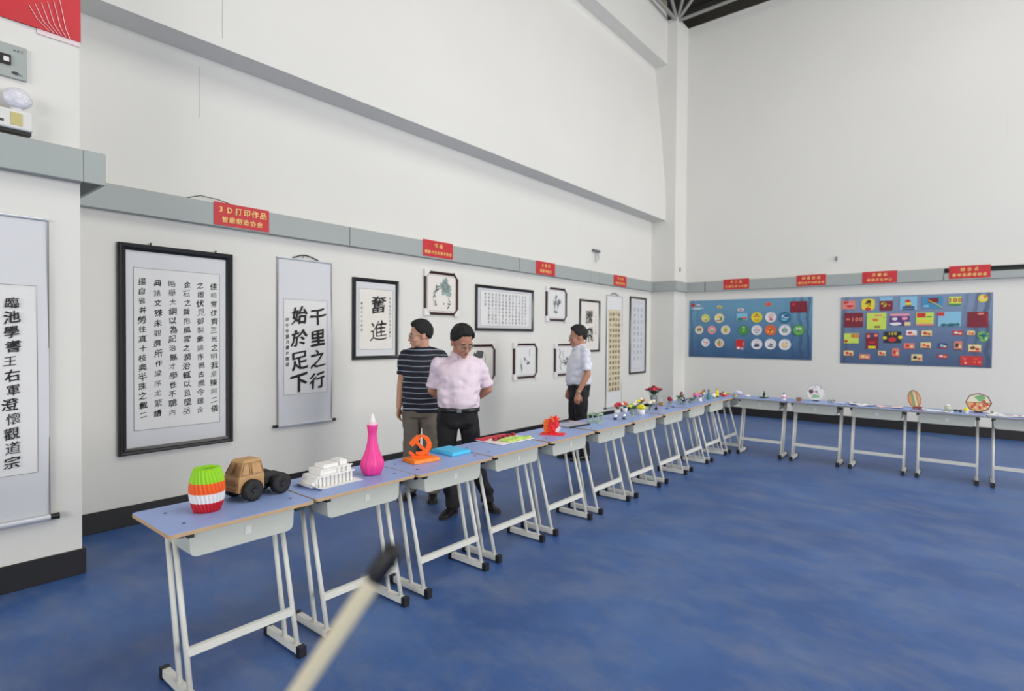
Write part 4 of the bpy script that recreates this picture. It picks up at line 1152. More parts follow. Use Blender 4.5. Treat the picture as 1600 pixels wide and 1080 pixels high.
round_plate('octagonal fan, green tree above orange pattern, on the right of the wall row', .085, 8.13, .108, mat('fan_rim_brown', (126, 84, 66), .6), .18, [
    ('upper_field', ring2, CRM), ('lower_field', ringo, ORG),
    ('green_tree', lambda mb: [leaf_blob(mb, .015 + a, .045 + c, .024, .022, 0, -.0066, 10) for a, c in ((0, 0), (-.02, .008), (.02, .01), (0, .02), (.0, -.014))], FGR),
    ('brown_line', lambda mb: mb.bb(-.1, .1, -.0075, -.006, -.002, .003), PBR),
    ('red_pattern', lambda mb: [leaf_blob(mb, a, c, .013, .02, a * 9, -.0068, 8) for a, c in ((-.03, -.02), (.04, -.03), (.065, -.015), (.01, -.055), (-.05, -.05), (.045, .015))], mat('fan_red', (196, 84, 60), .7)),
    ('pale_pattern', lambda mb: [leaf_blob(mb, a, c, .012, .009, a * 9, -.007, 8) for a, c in ((.02, -.03), (.075, -.04), (-.02, -.06), (.05, -.06))], CRM)],
    n=8, ell=1.08, rimm=ORG, name='painted_fan', cat='fan')
sheet('white sheet just right of the striped fan', -.33, 8.02, .17, .2, WSH, .1, .006)
sheet('white sheet with grey drawing in the middle of the fourth wall desk', -.2, 7.98, .14, .16, WSH, -.1, .004, marks=GREYINK)
simple('pale_pot', 'pale yellow green glass pot on the fourth wall desk', 'pot', -.185, 8.14, [('pot', MB().lathe([(.02, 0), (.03, .01), (.032, .04), (.022, .055), (.026, .06)], 16), mat('pale_glass', (214, 222, 190), .2, trans=.3), 1), ('lid', MB().lathe([(.024, .058), (.02, .066), (.006, .072)], 14), WHP, 1)])
for k, (x, m, lab) in enumerate(((-.115, DGREEN, 'small dark green bead ornament right of the pale pot'), (-.075, mat('maroon', (104, 44, 52), .5), 'small maroon bead ornament right of the green one'))):
    simple('bead_ornament', lab, 'ornament', x, 8.1, [('bead', MB().ell((0, 0, .012), (.02, .015, .012), 12, 7), m, 1), ('stud', MB().ell((.012, 0, .022), .006, 8, 5), BLACKP, 1)])
simple('yellow_egg', 'yellow egg on a white cup below the octagonal fan', 'ornament', -.02, 8.03, [('egg', MB().ell((.0, 0, .036), (.024, .02, .02), 14, 8), FY, 1), ('cup', MB().lathe([(.018, 0), (.02, .004), (.026, .024), (.02, .024)], 14), WHP, 1)])
simple('dark_knob', 'tiny dark knob left of the yellow egg', 'ornament', -.07, 8.01, [('knob', MB().ell((0, 0, .012), .012, 10, 6), BLACKP, 1), ('foot', MB().lathe([(.008, 0), (.009, .003)], 10), WHP, 0)])
simple('white_dish', 'white dish with dark centre right of the octagonal fan', 'dish', .20, 8.08, [('dish', MB().lathe([(.03, 0), (.045, .012), (.05, .022), (.044, .022), (.02, .01)], 22), WHP, 1), ('centre', MB().ell((0, 0, .02), (.016, .016, .01), 10, 6), GREYINK, 1)])
sheet('red and white patterned sheet on the rightmost desk', .36, 8.04, .22, .22, WSH, .05, .006, marks=RP)
sheet('long pale sheet at the right edge of the frame', .58, 8.02, .22, .22, PNK, -.08, .008, marks=RP)
sheet('small white sheet under the white dish', .22, 7.98, .14, .14, WSH, .2, .003)

# ------------------------------------------------------------------ blue boards with badges on the right wall
def board_material(name, top, mid, low):
    m = mat(name, mid, .5, var=0.0)
    nt = m.node_tree; b_ = nt.nodes['Principled BSDF']
    tc = nt.nodes.new('ShaderNodeTexCoord'); sp = nt.nodes.new('ShaderNodeSeparateXYZ'); nt.links.new(tc.outputs['Generated'], sp.inputs[0])
    n = nt.nodes.new('ShaderNodeTexNoise'); n.inputs['Scale'].default_value = 2.5; nt.links.new(tc.outputs['Object'], n.inputs['Vector'])
    ad = nt.nodes.new('ShaderNodeMath'); ad.operation = 'MULTIPLY_ADD'; ad.inputs[1].default_value = .3; nt.links.new(n.outputs['Fac'], ad.inputs[0]); nt.links.new(sp.outputs['Z'], ad.inputs[2])
    base_ = ramp(nt, ad.outputs[0], [(.12, lin(low)), (.55, lin(mid)), (1.0, lin(top))])
    # printed feather-like folds at the right and left ends
    wv = nt.nodes.new('ShaderNodeTexWave'); wv.inputs['Scale'].default_value = 2.4; wv.inputs['Distortion'].default_value = 5.0; wv.inputs['Detail'].default_value = 2
    nt.links.new(tc.outputs['Object'], wv.inputs['Vector'])
    ed = ramp(nt, sp.outputs['X'], [(0.0, (.5, .5, .5)), (.12, (0, 0, 0)), (.78, (0, 0, 0)), (.95, (.6, .6, .6))])
    wr = ramp(nt, wv.outputs['Fac'], [(.5, (0, 0, 0)), (.8, (1, 1, 1))])
    mu = nt.nodes.new('ShaderNodeMath'); mu.operation = 'MULTIPLY'; nt.links.new(ed, mu.inputs[0]); nt.links.new(wr, mu.inputs[1])
    nt.links.new(mixc(nt, mu.outputs[0], base_, lin(tuple(c * .55 for c in mid))), b_.inputs['Base Color'])
    return m
B1 = board_material('board_blue_left', (100, 148, 178), (74, 118, 156), (44, 78, 120))
B2 = board_material('board_blue_right', (118, 138, 168), (88, 110, 146), (58, 86, 122))
def blue_board(label, x0, x1, z0, z1, m):
    loc, _ = on_right((x0 + x1) / 2, (z0 + z1) / 2, RW - .001)
    t = thing('display_board', label, 'board', loc)
    mb = MB(); mb.box((0, -.006, 0), (x1 - x0, .012, z1 - z0)); mb.build('board', m, t)
    mb = MB(); mb.box((0, -.004, (z0 - z1) / 2 - .003), (x1 - x0, .008, .006)); mb.build('edge_strip', THINL, t)
    return t
blue_board('left blue display board pinned with round plates', -4.70, -2.31, 1.168, 2.366, B1)
blue_board('right blue display board pinned with red and yellow cards', -1.84, .275, 1.13, 2.336, B2)
def col(n, rgb): return mat('badge_' + n, rgb, .55, var=.06, scale=20)
CWH = col('white', (222, 222, 226)); CYE = col('yellow', (226, 206, 50)); CRE = col('red', (198, 40, 44)); CGR = col('green', (64, 140, 76)); CBL = col('blue', (60, 136, 180)); CTE = col('teal', (30, 96, 110))
CCR = col('cream', (226, 206, 150)); COR = col('orange', (222, 104, 60)); CPK = col('pink', (224, 150, 170)); CPU = col('purple', (84, 50, 120)); CMA = col('maroon', (120, 20, 44)); CDK = col('dark', (34, 34, 44)); CLG = col('lime', (196, 216, 90)); CLB = col('lightblue', (130, 186, 214)); CSA = col('salmon', (222, 130, 110)); CBR = col('brown', (120, 70, 50)); CLM = col('leaf', (110, 176, 84)); CNV = col('navy', (50, 60, 110))
YB = RW - .0132
def badge(label, x, z, r, rim, face, motifs, kind=0):
    t = thing('paper_plate', label, 'plate', (x, YB, z), 0, 'round paper plates pinned on the left blue board')
    mb = MB(); rs = []; n = 28
    for rr, y in ((r * .98, 0), (r, -.012), (r * .9, -.016), (r * .78, -.006)):
        rs.append([Vector((rr * math.cos(2 * PI * i / n), y, rr * math.sin(2 * PI * i / n))) for i in range(n)])
    mb.rings(rs); smooth_auto(mb.build('rim', rim, t), 30)
    mb = MB(); mb.disc(0, 0, r * .8, r * .8, -.009, -.004, 24); mb.build('face', face, t)
    for i, (sh, u, v, a, c, m) in enumerate(motifs):
        mb = MB(); y = -.0102 - .0004 * i
        if sh == 'o': leaf_blob(mb, u * r, v * r, a * r, c * r, 0, y, 14, .12)
        elif sh == 'b': mb.box((u * r, y, v * r), (a * 2 * r, .0006, c * 2 * r))
        elif sh == 'c': mb.tube([(u * r + a * r * math.cos(PI + PI * k / 8), y, v * r + c * r * math.sin(PI + PI * k / 8)) for k in range(9)], .004, 5)
        mb.build('motif', m, t)
    return t
# (label detail, x, z, r, rim, face, motifs)
o, bx, cc = 'o', 'b', 'c'
for args in [
 ('pale yellow round plate, upper left of the left blue board', -4.342, 1.987, .085, CCR, CLG, [(o, -.1, -.1, .5, .35, CCR), (o, .1, -.45, .3, .12, CBR)]),
 ('cream domed plate with green and brown scene, upper row of left board', -4.053, 1.985, .10, CCR, CWH, [(o, 0, .2, .6, .3, CYE), (o, .4, -.1, .2, .4, CGR), (o, -.1, -.5, .6, .12, CBR)]),
 ('cream plate with red and green halves at far left of the board', -4.475, 1.739, .088, CCR, CWH, [(o, -.3, .1, .3, .35, CGR), (o, .35, .1, .25, .4, CRE), (o, -.1, -.35, .4, .18, CLB), (o, 0, .4, .3, .15, COR)]),
 ('pink and green pastel plate, middle row of left board', -4.202, 1.739, .088, CPK, CPK, [(o, 0, -.3, .5, .25, CLM), (o, .1, .2, .3, .25, CWH), (o, -.3, 0, .2, .3, CYE)]),
 ('white plate with pale grey green figure, middle row of left board', -3.92, 1.738, .094, CWH, CCR, [(o, 0, .1, .35, .4, CLM), (o, 0, -.4, .5, .12, CSA), (o, 0, .35, .2, .15, CYE)]),
 ('white plate with small red drawing, bottom left of left board', -4.335, 1.470, .086, CWH, CWH, [(o, .1, .05, .35, .2, CPK), (o, .5, 0, .1, .4, CSA), (o, -.4, .2, .08, .2, CDK), (o, -.1, -.45, .3, .06, CGR)]),
 ('white plate with red and black face-like drawing, bottom row of left board', -4.043, 1.463, .09, CWH, CCR, [(o, 0, -.45, .4, .2, CRE), (o, 0, 0, .25, .1, CDK), (o, -.5, .05, .1, .15, CGR), (o, .5, .05, .1, .15, CGR), (o, 0, .4, .12, .25, CDK)]),
 ('dark green round plate with pale lines in the centre of left board', -3.559, 1.734, .103, CGR, CGR, [(bx, 0, .35, .3, .05, CLG), (bx, 0, 0, .25, .05, CLG), (bx, 0, -.25, .22, .05, CLG), (o, 0, .62, .3, .08, CWH)]),
 ('bright yellow round plate with red band, top row of left board', -3.311, 1.989, .105, CYE, CYE, [(bx, 0, .2, .5, .07, CRE), (o, 0, .5, .2, .15, CBR), (cc, .05, -.25, .4, .3, CBR)]),
 ('white plate with red writing between the yellow and blue plates', -3.048, 1.985, .103, CWH, CWH, [(bx, 0, .25, .5, .06, CSA), (o, 0, -.1, .35, .12, CRE), (o, .1, -.45, .4, .14, CRE), (o, .1, .55, .4, .06, CSA)]),
 ('blue round plate with pale landscape at the right of the top row', -2.791, 1.981, .106, CTE, CBL, [(o, -.1, -.45, .5, .12, CLB), (o, -.35, .2, .12, .2, CWH), (o, .3, .2, .25, .25, CNV), (o, .25, -.05, .4, .08, CWH)]),
 ('white plate with purple dotted ring, middle row of left board', -3.307, 1.734, .101, CWH, CWH, [(o, 0, 0, .15, .15, CPU), (o, -.45, 0, .12, .2, CPU), (o, .45, 0, .12, .2, CRE), (o, 0, .45, .3, .1, CPK), (o, 0, -.45, .3, .1, CPU)]),
 ('orange red round plate with yellow pattern, middle row of left board', -3.048, 1.734, .105, COR, COR, [(o, 0, -.05, .4, .4, CRE), (o, -.35, -.25, .15, .2, CYE), (o, .35, -.2, .15, .2, CYE), (o, -.1, .3, .12, .12, CYE), (o, .1, -.4, .2, .1, CYE)]),
 ('white plate with green plant drawing, middle row of left board', -2.788, 1.733, .106, CWH, CWH, [(o, 0, .2, .1, .4, CGR), (o, -.3, .05, .12, .3, CTE), (o, .3, .05, .12, .3, CTE), (o, 0, -.35, .45, .12, CGR)]),
 ('green plate with white eyes and smile, rightmost of left board', -2.542, 1.733, .107, CGR, CLM, [(o, -.25, .3, .18, .18, CWH), (o, .25, .3, .18, .18, CWH), (cc, 0, .0, .45, .35, CTE), (o, 0, -.1, .08, .2, CTE)]),
 ('white plate with dark blue waves, bottom row left of three', -3.303, 1.452, .105, CWH, CWH, [(o, 0, -.3, .5, .2, CNV), (o, -.2, .0, .12, .25, CNV), (o, .2, .0, .2, .2, CTE), (o, 0, .5, .4, .06, CPK)]),
 ('white plate with blue ship drawing, bottom row middle of three', -3.044, 1.456, .105, CWH, CWH, [(o, 0, -.38, .5, .12, CTE), (o, 0, 0, .08, .35, CRE), (o, .2, -.05, .18, .15, CNV), (o, -.2, -.1, .15, .15, CLB)]),
 ('white plate with cream face and curved smile, bottom right of left board', -2.784, 1.451, .107, CWH, CWH, [(o, -.05, 0, .5, .4, CCR), (cc, 0, -.25, .45, .25, CRE), (o, .3, .25, .1, .1, CBR), (o, -.3, .25, .08, .08, CSA)])]:
    badge(*args)

def card(label, x, z, w_, h_, m, motifs=(), name='picture_card', text=None, group='cards pinned on the blue boards', rot=0, round_=0):
    t = thing(name, label, 'card', (x, YB, z), 0, group)
    t.rotation_euler = (0, rot, 0)
    mb = MB()
    if round_: mb.prism([(p[0], p[1]) for p in round_rect(-w_ / 2, w_ / 2, -h_ / 2, h_ / 2, round_)], -.008, 0)
    else: mb.box((0, -.004, 0), (w_, .008, h_))
    mb.build('card', m, t)
    for i, (sh, u, v, a, c, mm) in enumerate(motifs):
        mb = MB(); y = -.0088 - .0005 * i
        if sh == 'o': leaf_blob(mb, u * w_ / 2, v * h_ / 2, a * w_ / 2, c * h_ / 2, 0, y, 12, .15)
        elif sh == 'b': mb.box((u * w_ / 2, y, v * h_ / 2), (a * w_, .0008, c * h_))
        elif sh == 's': hammer_sickle(mb, u * w_ / 2, v * h_ / 2, a * h_, y)
        elif sh == 'f': mb.tube([(u * w_ / 2, y, v * h_ / 2), (a * w_ / 2, y, c * h_ / 2)], .006, 4)
        mb.build('motif', mm, t)
    if text:
        s_, u, v, size, mm = text
        mb = MB(); row(mb, s_, u * w_ / 2, v * h_ / 2, size * .62, size, -.0088 - .0005 * (len(motifs) + 1), .03, 0.0); mb.build('lettering', mm, t)['kind'] = 'stuff'
    return t
def hammer_sickle(mb, x, z, s, y):
    outer, inner = [], []
    for i in range(15):
        a = R(-120 + 225 * i / 14); th = .14 * math.sin(PI * min(1, (i + 1.5) / 15.5)); 
        outer.append((x + s * .42 * math.cos(a), y, z + s * .42 * math.sin(a))); inner.append((x + s * (.42 - th) * math.cos(a), y, z + s * (.42 - th) * math.sin(a)))
    vs = outer + inner; n = 15
    mb.add(vs, [(i, i + 1, n + i + 1, n + i) for i in range(n - 1)])
    mb.box((x, y - .0003, z), (s * .8, .0006, s * .11), Matrix.Rotation(R(45), 3, 'Y')); mb.box((x - s * .26, y - .0003, z + s * .26), (s * .42, .0006, s * .2), Matrix.Rotation(R(-45), 3, 'Y'))
# left board cards
card('cyan square scene with striped flag block, upper centre of left board', -3.597, 2.003, .21, .15, CLB, [(o, -.3, -.5, .5, .3, CTE), (bx, .45, -.2, .45, .14, COR), (bx, .45, -.45, .45, .1, CRE), (bx, 0, -.85, .9, .1, CGR)])
card('red square with white bird corner, lower centre of left board', -3.624, 1.44, .16, .20, CRE, [(o, -.4, -.7, .4, .25, CWH), (o, .5, -.8, .35, .3, CLB), (o, .8, .1, .15, .5, CSA)])
card('plain dark red flag with small stars, upper right of left board', -2.55, 2.18, .30, .215, CMA, [(o, -.6, .45, .25, .25, CRE)], 'flag_card')
card('small orange red cut-out above the red-lettered plate', -3.096, 2.247, .12, .06, COR, [(o, .2, 0, .5, .6, CRE)], round_=.025)
card('small brown and yellow boat cut-out, top of left board', -4.053, 2.215, .10, .05, CYE, [(o, 0, -.3, .7, .4, CBR), (f, 0, 0, .1, 1) if False else (o, -.2, .6, .1, .9, CWH)], round_=.02)
card('small red and white fish shaped cut-out above the cyan square', -3.625, 2.147, .12, .05, CWH, [(o, 0, 0, .7, .6, CRE)], round_=.02)
card('red lantern cut-out in the top left corner of left board', -4.616, 2.265, .08, .07, CRE, [(o, .2, 0, .4, .4, CMA)], round_=.03)
card('small strip of coloured letters with teal underline, top left of left board', -4.52, 2.19, .26, .06, CLB, [(bx, 0, -.7, 1, .2, CTE)], 'letter_strip', ('生态文明', 0, .2, .055, CWH))
card('white doves cut-out near the top left corner of left board', -4.50, 2.27, .07, .03, CWH, [(o, 0, 0, .5, .4, CLB)], round_=.012)
# right board cards
P2 = [
 ('pink and red waving cut-out, top left corner of right board', -1.72, 2.189, .20, .15, CSA, [(bx, -.4, .6, .4, .3, CRE), (o, .2, -.3, .6, .3, CRE), (o, .1, .2, .5, .2, CPK)], None, 0),
 ('yellow star shaped emblem card with dark figure', -1.42, 2.19, .20, .20, CYE, [(o, 0, -.8, .5, .3, CRE), (o, .1, .5, .35, .3, CDK), ('s', 0, 0, .5, .5, CBR)], None, .05),
 ('maroon card with yellow hammer and sickle under grey sky', -1.15, 2.191, .19, .24, CMA, [(bx, 0, .75, 1, .28, CLB), ('s', -.35, -.1, .4, .4, CYE), (o, .5, -.2, .12, .15, CSA)], None, .02),
 ('light blue card with red flag over a tower', -.83, 2.19, .24, .24, CLB, [(o, -.05, .35, .35, .2, CRE), (bx, 0, -.1, .3, .25, CYE), (bx, 0, -.55, .7, .12, CNV), (bx, 0, -.85, .75, .1, CNV), (bx, 0, -.3, .35, .08, CBR)], None, 0),
 ('blue card with red banner and diagonal yellow pole', -.50, 2.197, .28, .20, CBL, [(o, -.6, -.6, .3, .2, CLB), (bx, .1, .35, .5, .4, CMA), ('f', -.4, .4, .95, -.9, CYE)], None, 0),
 ('pale yellow card with the number 100 in red, top row', -.20, 2.213, .16, .14, CLG, [(bx, 0, -.85, 1, .2, CGR)], ('100', 0, .2, .10, CRE), 0),
 ('bunch of yellow flowers cut-out at top right of right board', .15, 2.24, .12, .12, CYE, [(o, -.3, .2, .4, .4, CCR), (o, .5, .5, .3, .4, COR), (o, .2, -.3, .3, .3, CCR)], None, .05),
 ('dark maroon card with the number 100, left of second row', -1.64, 1.914, .29, .26, CMA, [(o, -.6, .1, .25, .12, CSA)], ('100', .35, .1, .10, CSA), 0),
 ('lime yellow card with orange mark in the centre', -1.29, 1.891, .29, .29, CLG, [(o, -.1, .15, .3, .18, COR), (bx, .2, .7, .35, .1, CSA), (o, .8, .4, .06, .06, CGR), (bx, .1, -.7, .3, .1, CBR)], None, 0),
 ('purple and white night scene card in the second row', -.95, 1.914, .28, .21, CPU, [(o, -.5, .1, .3, .25, CWH), (bx, 0, .8, 1, .2, CPK), (o, -.4, -.7, .6, .25, CWH), (o, .5, .2, .3, .3, CPK), (bx, .8, -.7, .3, .3, CCR)], None, 0),
 ('yellow green field card with red flag, second row', -.60, 1.918, .24, .22, CLG, [(bx, -.4, .6, .5, .35, CRE), (bx, .5, .35, .3, .1, CGR), (o, 0, -.3, .8, .2, CYE), (bx, 0, -.85, 1, .15, CSA)], None, 0),
 ('pale blue sea card with red flag and dark hills', -.27, 1.914, .30, .24, CLB, [(bx, -.75, .7, .3, .25, CRE), (bx, 0, 0, .9, .2, CTE) if False else (o, 0, 0, .8, .2, CLB), (o, -.5, -.8, .3, .2, CTE), (o, .2, -.8, .5, .2, CTE), (o, .7, -.75, .2, .2, CTE)], None, 0),
 ('large plain maroon card at the right of second row', .09, 1.901, .26, .25, CMA, [(o, .3, .75, .35, .15, CSA), (bx, .85, .1, .03, .6, CRE)], None, 0),
 ('yellow card with red block and red circle, left edge of third row', -1.67, 1.583, .23, .18, CLG, [(bx, .5, .5, .5, .35, CRE), (o, -.7, -.6, .25, .3, CRE)], ('100', .5, .5, .06, CYE), 0),
 ('tall dark red card with pale fan shapes and dark top', -1.35, 1.54, .19, .28, CMA, [(o, 0, .6, .3, .3, CNV), (o, -.6, .6, .3, .2, CSA), (o, .6, .7, .3, .2, CSA), (o, 0, -.2, .6, .12, CRE), (bx, 0, -.8, .6, .15, CYE)], None, 0),
 ('black card with yellow number 100 and red building', -1.05, 1.606, .25, .20, CDK, [(o, 0, -.4, .5, .4, CRE), (o, -.9, -.1, .25, .3, CYE), (o, .9, 0, .25, .3, CYE)], ('100', 0, .65, .07, CYE), 0),
]
for (lab, x, z, w_, h_, m, mo, tx, rd) in P2: card(lab, x, z, w_, h_, m, mo, text=tx, round_=rd)
small = [(-.78, 1.680, .15, .10, CWH, CRE, 'left of the small cards in the third row'), (-.57, 1.675, .14, .10, CCR, CRE, 'second of the small cards in the third row'), (-.16, 1.686, .13, .07, CRE, CWH, 'thin red, right of the third row gap'), (.01, 1.682, .10, .08, CCR, CSA, 'round-edged one beside the green leaf cut-out'),
 (-.81, 1.456, .15, .10, CSA, CRE, 'left of the fourth row'), (-.58, 1.472, .14, .10, CCR, COR, 'second of the fourth row'), (-.35, 1.469, .12, .09, CNV, CLB, 'the only blue oval one, in the fourth row'), (-.15, 1.476, .10, .14, CSA, CDK, 'upright one with dark figure in the fourth row'), (.06, 1.434, .16, .12, CCR, CBR, 'right end of the fourth row'),
 (-1.71, 1.308, .15, .10, CCR, CRE, 'at the bottom left corner'), (-1.46, 1.254, .16, .09, CSA, CCR, 'second from left in the bottom row'), (-1.20, 1.321, .11, .09, CCR, CRE, 'third from left in the bottom row'), (-1.00, 1.340, .10, .15, CSA, CRE, 'tall one with pink figure in the bottom row'), (-.70, 1.258, .15, .12, CCR, CDK, 'with a dark tree in the bottom row'), (-.35, 1.293, .13, .06, CRE, CWH, 'tiny red and white flag in the bottom row')]
for k, (x, z, w_, h_, m, m2, lab) in enumerate(small):
    card('small picture card on right board, ' + lab, x, z, w_, h_, m, [(o, -.3, .1, .4, .5, m2), (o, .45, -.2, .35, .35, CRE if m is CCR else CCR), (bx, 0, -.85, .9, .12, CBR if k % 2 else CRE)], round_=.02 if k % 3 == 0 else 0)
card('red card with yellow emblem and pale circles, bottom right of right board', .02, 1.233, .28, .15, CRE, [('s', -.65, .35, .4, .4, CSA), (o, -.5, -.5, .12, .2, CCR), (o, .3, -.3, .15, .2, COR), (o, .75, -.3, .15, .22, CSA), (o, .4, .4, .2, .15, COR)])
# leaf cut-out
t = thing('leaf_cutout', 'green leaf and plant cut-out at the right edge of right board', 'card', (.17, YB, 1.64), 0, 'cards pinned on the blue boards')
mb = MB(); leaf_blob(mb, 0, 0, .065, .085, 0, -.004, 12); mb.build('backing', CLM, t)
mb = MB()
for k in range(6): leaf_blob(mb, .02 * math.cos(k), .02 * math.sin(k * 2), .05, .01, k * .9, -.0055 - .0003 * k, 8)
mb.build('leaf', CTE, t)
mb = MB(); leaf_blob(mb, .03, -.045, .012, .012, 0, -.009, 10); mb.build('berry', CWH, t)

# ------------------------------------------------------------------ pale tube close to the lens
t = thing('metal_tube', 'pale cream metal tube with black rubber end cap, blurred in the foreground', 'tube', (0, 0, 0))
TUBEM = mat('cream_tube', (214, 206, 178), .45, var=.06, scale=10)
P0 = Vector((-.477, .380, 1.344)); P1 = Vector((-.5507, .3167, 1.198)); dv = (P1 - P0).normalized()
mb = MB(); mb.cyl(P0 + dv * .015, P0 + dv * .75, .0100, n=20); smooth_auto(mb.build('tube', TUBEM, t))
mb = MB(); mb.capsule(P0 + dv * -.003, P0 + dv * .026, .0115, n=18); smooth_auto(mb.build('rubber_cap', CAP, t))

# ------------------------------------------------------------------ people
def remeshed(mb, name, mats, parent, voxel, smooth=3, fold=0.0, fscale=7.0, fstretch=(1, 1, 1), sharpen=0):
    me = mb.mesh(name, mats)
    o = bpy.data.objects.new(name, me); COL.objects.link(o)
    m = o.modifiers.new('r', 'REMESH'); m.mode = 'VOXEL'; m.voxel_size = voxel; m.adaptivity = 0
    if smooth:
        s = o.modifiers.new('s', 'SMOOTH'); s.factor = .5; s.iterations = smooth
    dg = bpy.context.evaluated_depsgraph_get(); dg.update()
    me2 = bpy.data.meshes.new_from_object(o.evaluated_get(dg))
    bpy.data.objects.remove(o); bpy.data.meshes.remove(me)
    if fold:
        ns = [v.normal.copy() for v in me2.vertices]
        for v, n in zip(me2.vertices, ns):
            p = v.co
            q = Vector((p.x * fstretch[0], p.y * fstretch[1], p.z * fstretch[2])) * fscale
            k = noise.noise(q) + .5 * noise.noise(q * 2.3 + Vector((3, 1, 7)))
            k = k - abs(k) * .6
            v.co = p + n * fold * k
    me2.name = name
    me2.materials.clear()
    for q in (mats if isinstance(mats, (list, tuple)) else [mats]): me2.materials.append(q)
    me2.polygons.foreach_set('use_smooth', [True] * len(me2.polygons))
    r = bpy.data.objects.new(name, me2); COL.objects.link(r); r.parent = parent
    return r

SKIN = mat('skin', (198, 150, 126), .55, var=.08, scale=14)
SKIN2 = mat('skin_tan', (180, 128, 104), .55, var=.08, scale=14)
LIPS = mat('lips', (140, 78, 72), .5, var=.05)
HAIR = mat('black_hair', (12, 11, 12), .62, var=.3, scale=50, bump=.8, bscale=160)
EYEW = mat('eye_white', (214, 208, 204), .3, var=0); IRIS = mat('iris_dark', (26, 18, 16), .2, var=0)
METALW = mat('glasses_metal', (176, 168, 150), .25, metal=.8, var=0)
LENSG = mat('spectacle_glass', (240, 244, 246), .03, var=0, trans=1.0, ior=1.1)
SHIRTP = mat('shirt_pale_pink', (224, 208, 220), .8, var=.03, scale=8, bump=.35, bscale=18)
SHIRTW = mat('shirt_pale_grey', (216, 218, 230), .8, var=.03, scale=8, bump=.35, bscale=18)
TROU = mat('trousers_black', (17, 16, 22), .75, var=.2, scale=8, bump=.4, bscale=14)
KHAKI = mat('trousers_khaki', (112, 104, 92), .8, var=.14, scale=9, bump=.6, bscale=16)
SHOE = mat('shoe_black', (22, 22, 26), .35, var=.2)
SOLE = mat('sole_dark', (40, 38, 38), .7)

def stripe_material():
    m = mat('polo_stripes', (30, 32, 46), .8, var=0.0, bump=.3, bscale=20)
    nt = m.node_tree; b_ = nt.nodes['Principled BSDF']
    tc = nt.nodes.new('ShaderNodeTexCoord'); sp = nt.nodes.new('ShaderNodeSeparateXYZ'); nt.links.new(tc.outputs['Object'], sp.inputs[0])
    n = nt.nodes.new('ShaderNodeTexNoise'); n.inputs['Scale'].default_value = 3; nt.links.new(tc.outputs['Object'], n.inputs['Vector'])
    a = nt.nodes.new('ShaderNodeMath'); a.operation = 'MULTIPLY_ADD'; a.inputs[1].default_value = .03; nt.links.new(n.outputs['Fac'], a.inputs[0]); nt.links.new(sp.outputs['Z'], a.inputs[2])
    d = nt.nodes.new('ShaderNodeMath'); d.operation = 'DIVIDE'; d.inputs[1].default_value = .051; nt.links.new(a.outputs[0], d.inputs[0])
    f = nt.nodes.new('ShaderNodeMath'); f.operation = 'FRACT'; nt.links.new(d.outputs[0], f.inputs[0])
    fac = ramp(nt, f.outputs[0], [(.0, (0, 0, 0)), (.43, (0, 0, 0)), (.46, (1, 1, 1)), (.58, (1, 1, 1)), (.61, (0, 0, 0))])
    nt.links.new(mixc(nt, fac, lin((24, 26, 40)), lin((150, 160, 172))), b_.inputs['Base Color'])
    return m
POLO = stripe_material()

def hand(mb, Wp, D, N, side, s=1.0, curl=.35):
    """Wp wrist, D finger direction, N palm normal (towards palm side), side +1/-1 puts the thumb"""
    D = Vector(D).normalized(); N = (Vector(N) - D * Vector(N).dot(D)).normalized(); A = D.cross(N) * side
    Wp = Vector(Wp)
    rs = []
    for t, wd, th in ((-.01, .026, .02), (.02, .031, .017), (.05, .039, .016), (.075, .041, .0145), (.09, .038, .012)):
        rs.append([Wp + (D * t + A * wd * math.cos(a) * 1.0 + N * th * math.sin(a)) * s for a in [2 * PI * i / 14 for i in range(14)]])
    if (rs[0][1] - rs[0][0]).cross(rs[1][0] - rs[0][0]).dot(rs[0][0] - Wp) < 0: rs = [r[::-1] for r in rs]
    mb.rings(rs)
    for k, (off, L_, r) in enumerate(((.030, .068, .0088), (.010, .078, .009), (-.011, .072, .0086), (-.031, .056, .0078))):
        p = Wp + (D * .08 + A * off) * s; d = D.copy(); c = curl * (1 + .12 * k)
        for seg, fr in enumerate((.45, .32, .23)):
            d = (Matrix.Rotation(0, 3, 'X') @ d); ang = c * (1.0 if seg else .6)
            d = (d * math.cos(ang) + N * math.sin(ang)).normalized() if seg == 0 else (d * math.cos(ang) + (N * d.dot(D) - D * d.dot(N)) * math.sin(ang)).normalized()
            q = p + d * L_ * fr * s
            mb.capsule(p, q, r * s * (1 - .07 * seg), r * s * (1 - .07 * (seg + 1)), 10, 2); p = q
    p = Wp + (D * .022 + A * .026) * s
    q = p + (D * .030 + A * .024 + N * .012) * s; mb.capsule(p, q, .0125 * s, .0105 * s, 10, 2)
    r_ = q + (D * .030 + A * .004 + N * .010) * s; mb.capsule(q, r_, .0105 * s, .009 * s, 10, 2)
    r2 = r_ + (D * .018 - A * .003 + N * .006) * s; mb.capsule(r_, r2, .009 * s, .008 * s, 10, 2)

def ering(c, rx, ry, n=28, p=2.4, tilt=0.0):
    out = []
    for i in range(n):
        a = 2 * PI * i / n; ca, sa = math.cos(a), math.sin(a)
        x = rx * abs(ca) ** (2 / p) * (1 if ca >= 0 else -1); y = ry * abs(sa) ** (2 / p) * (1 if sa >= 0 else -1)
        out.append(Vector((c[0] + x, c[1] + y, c[2] + tilt * y)))
    return out

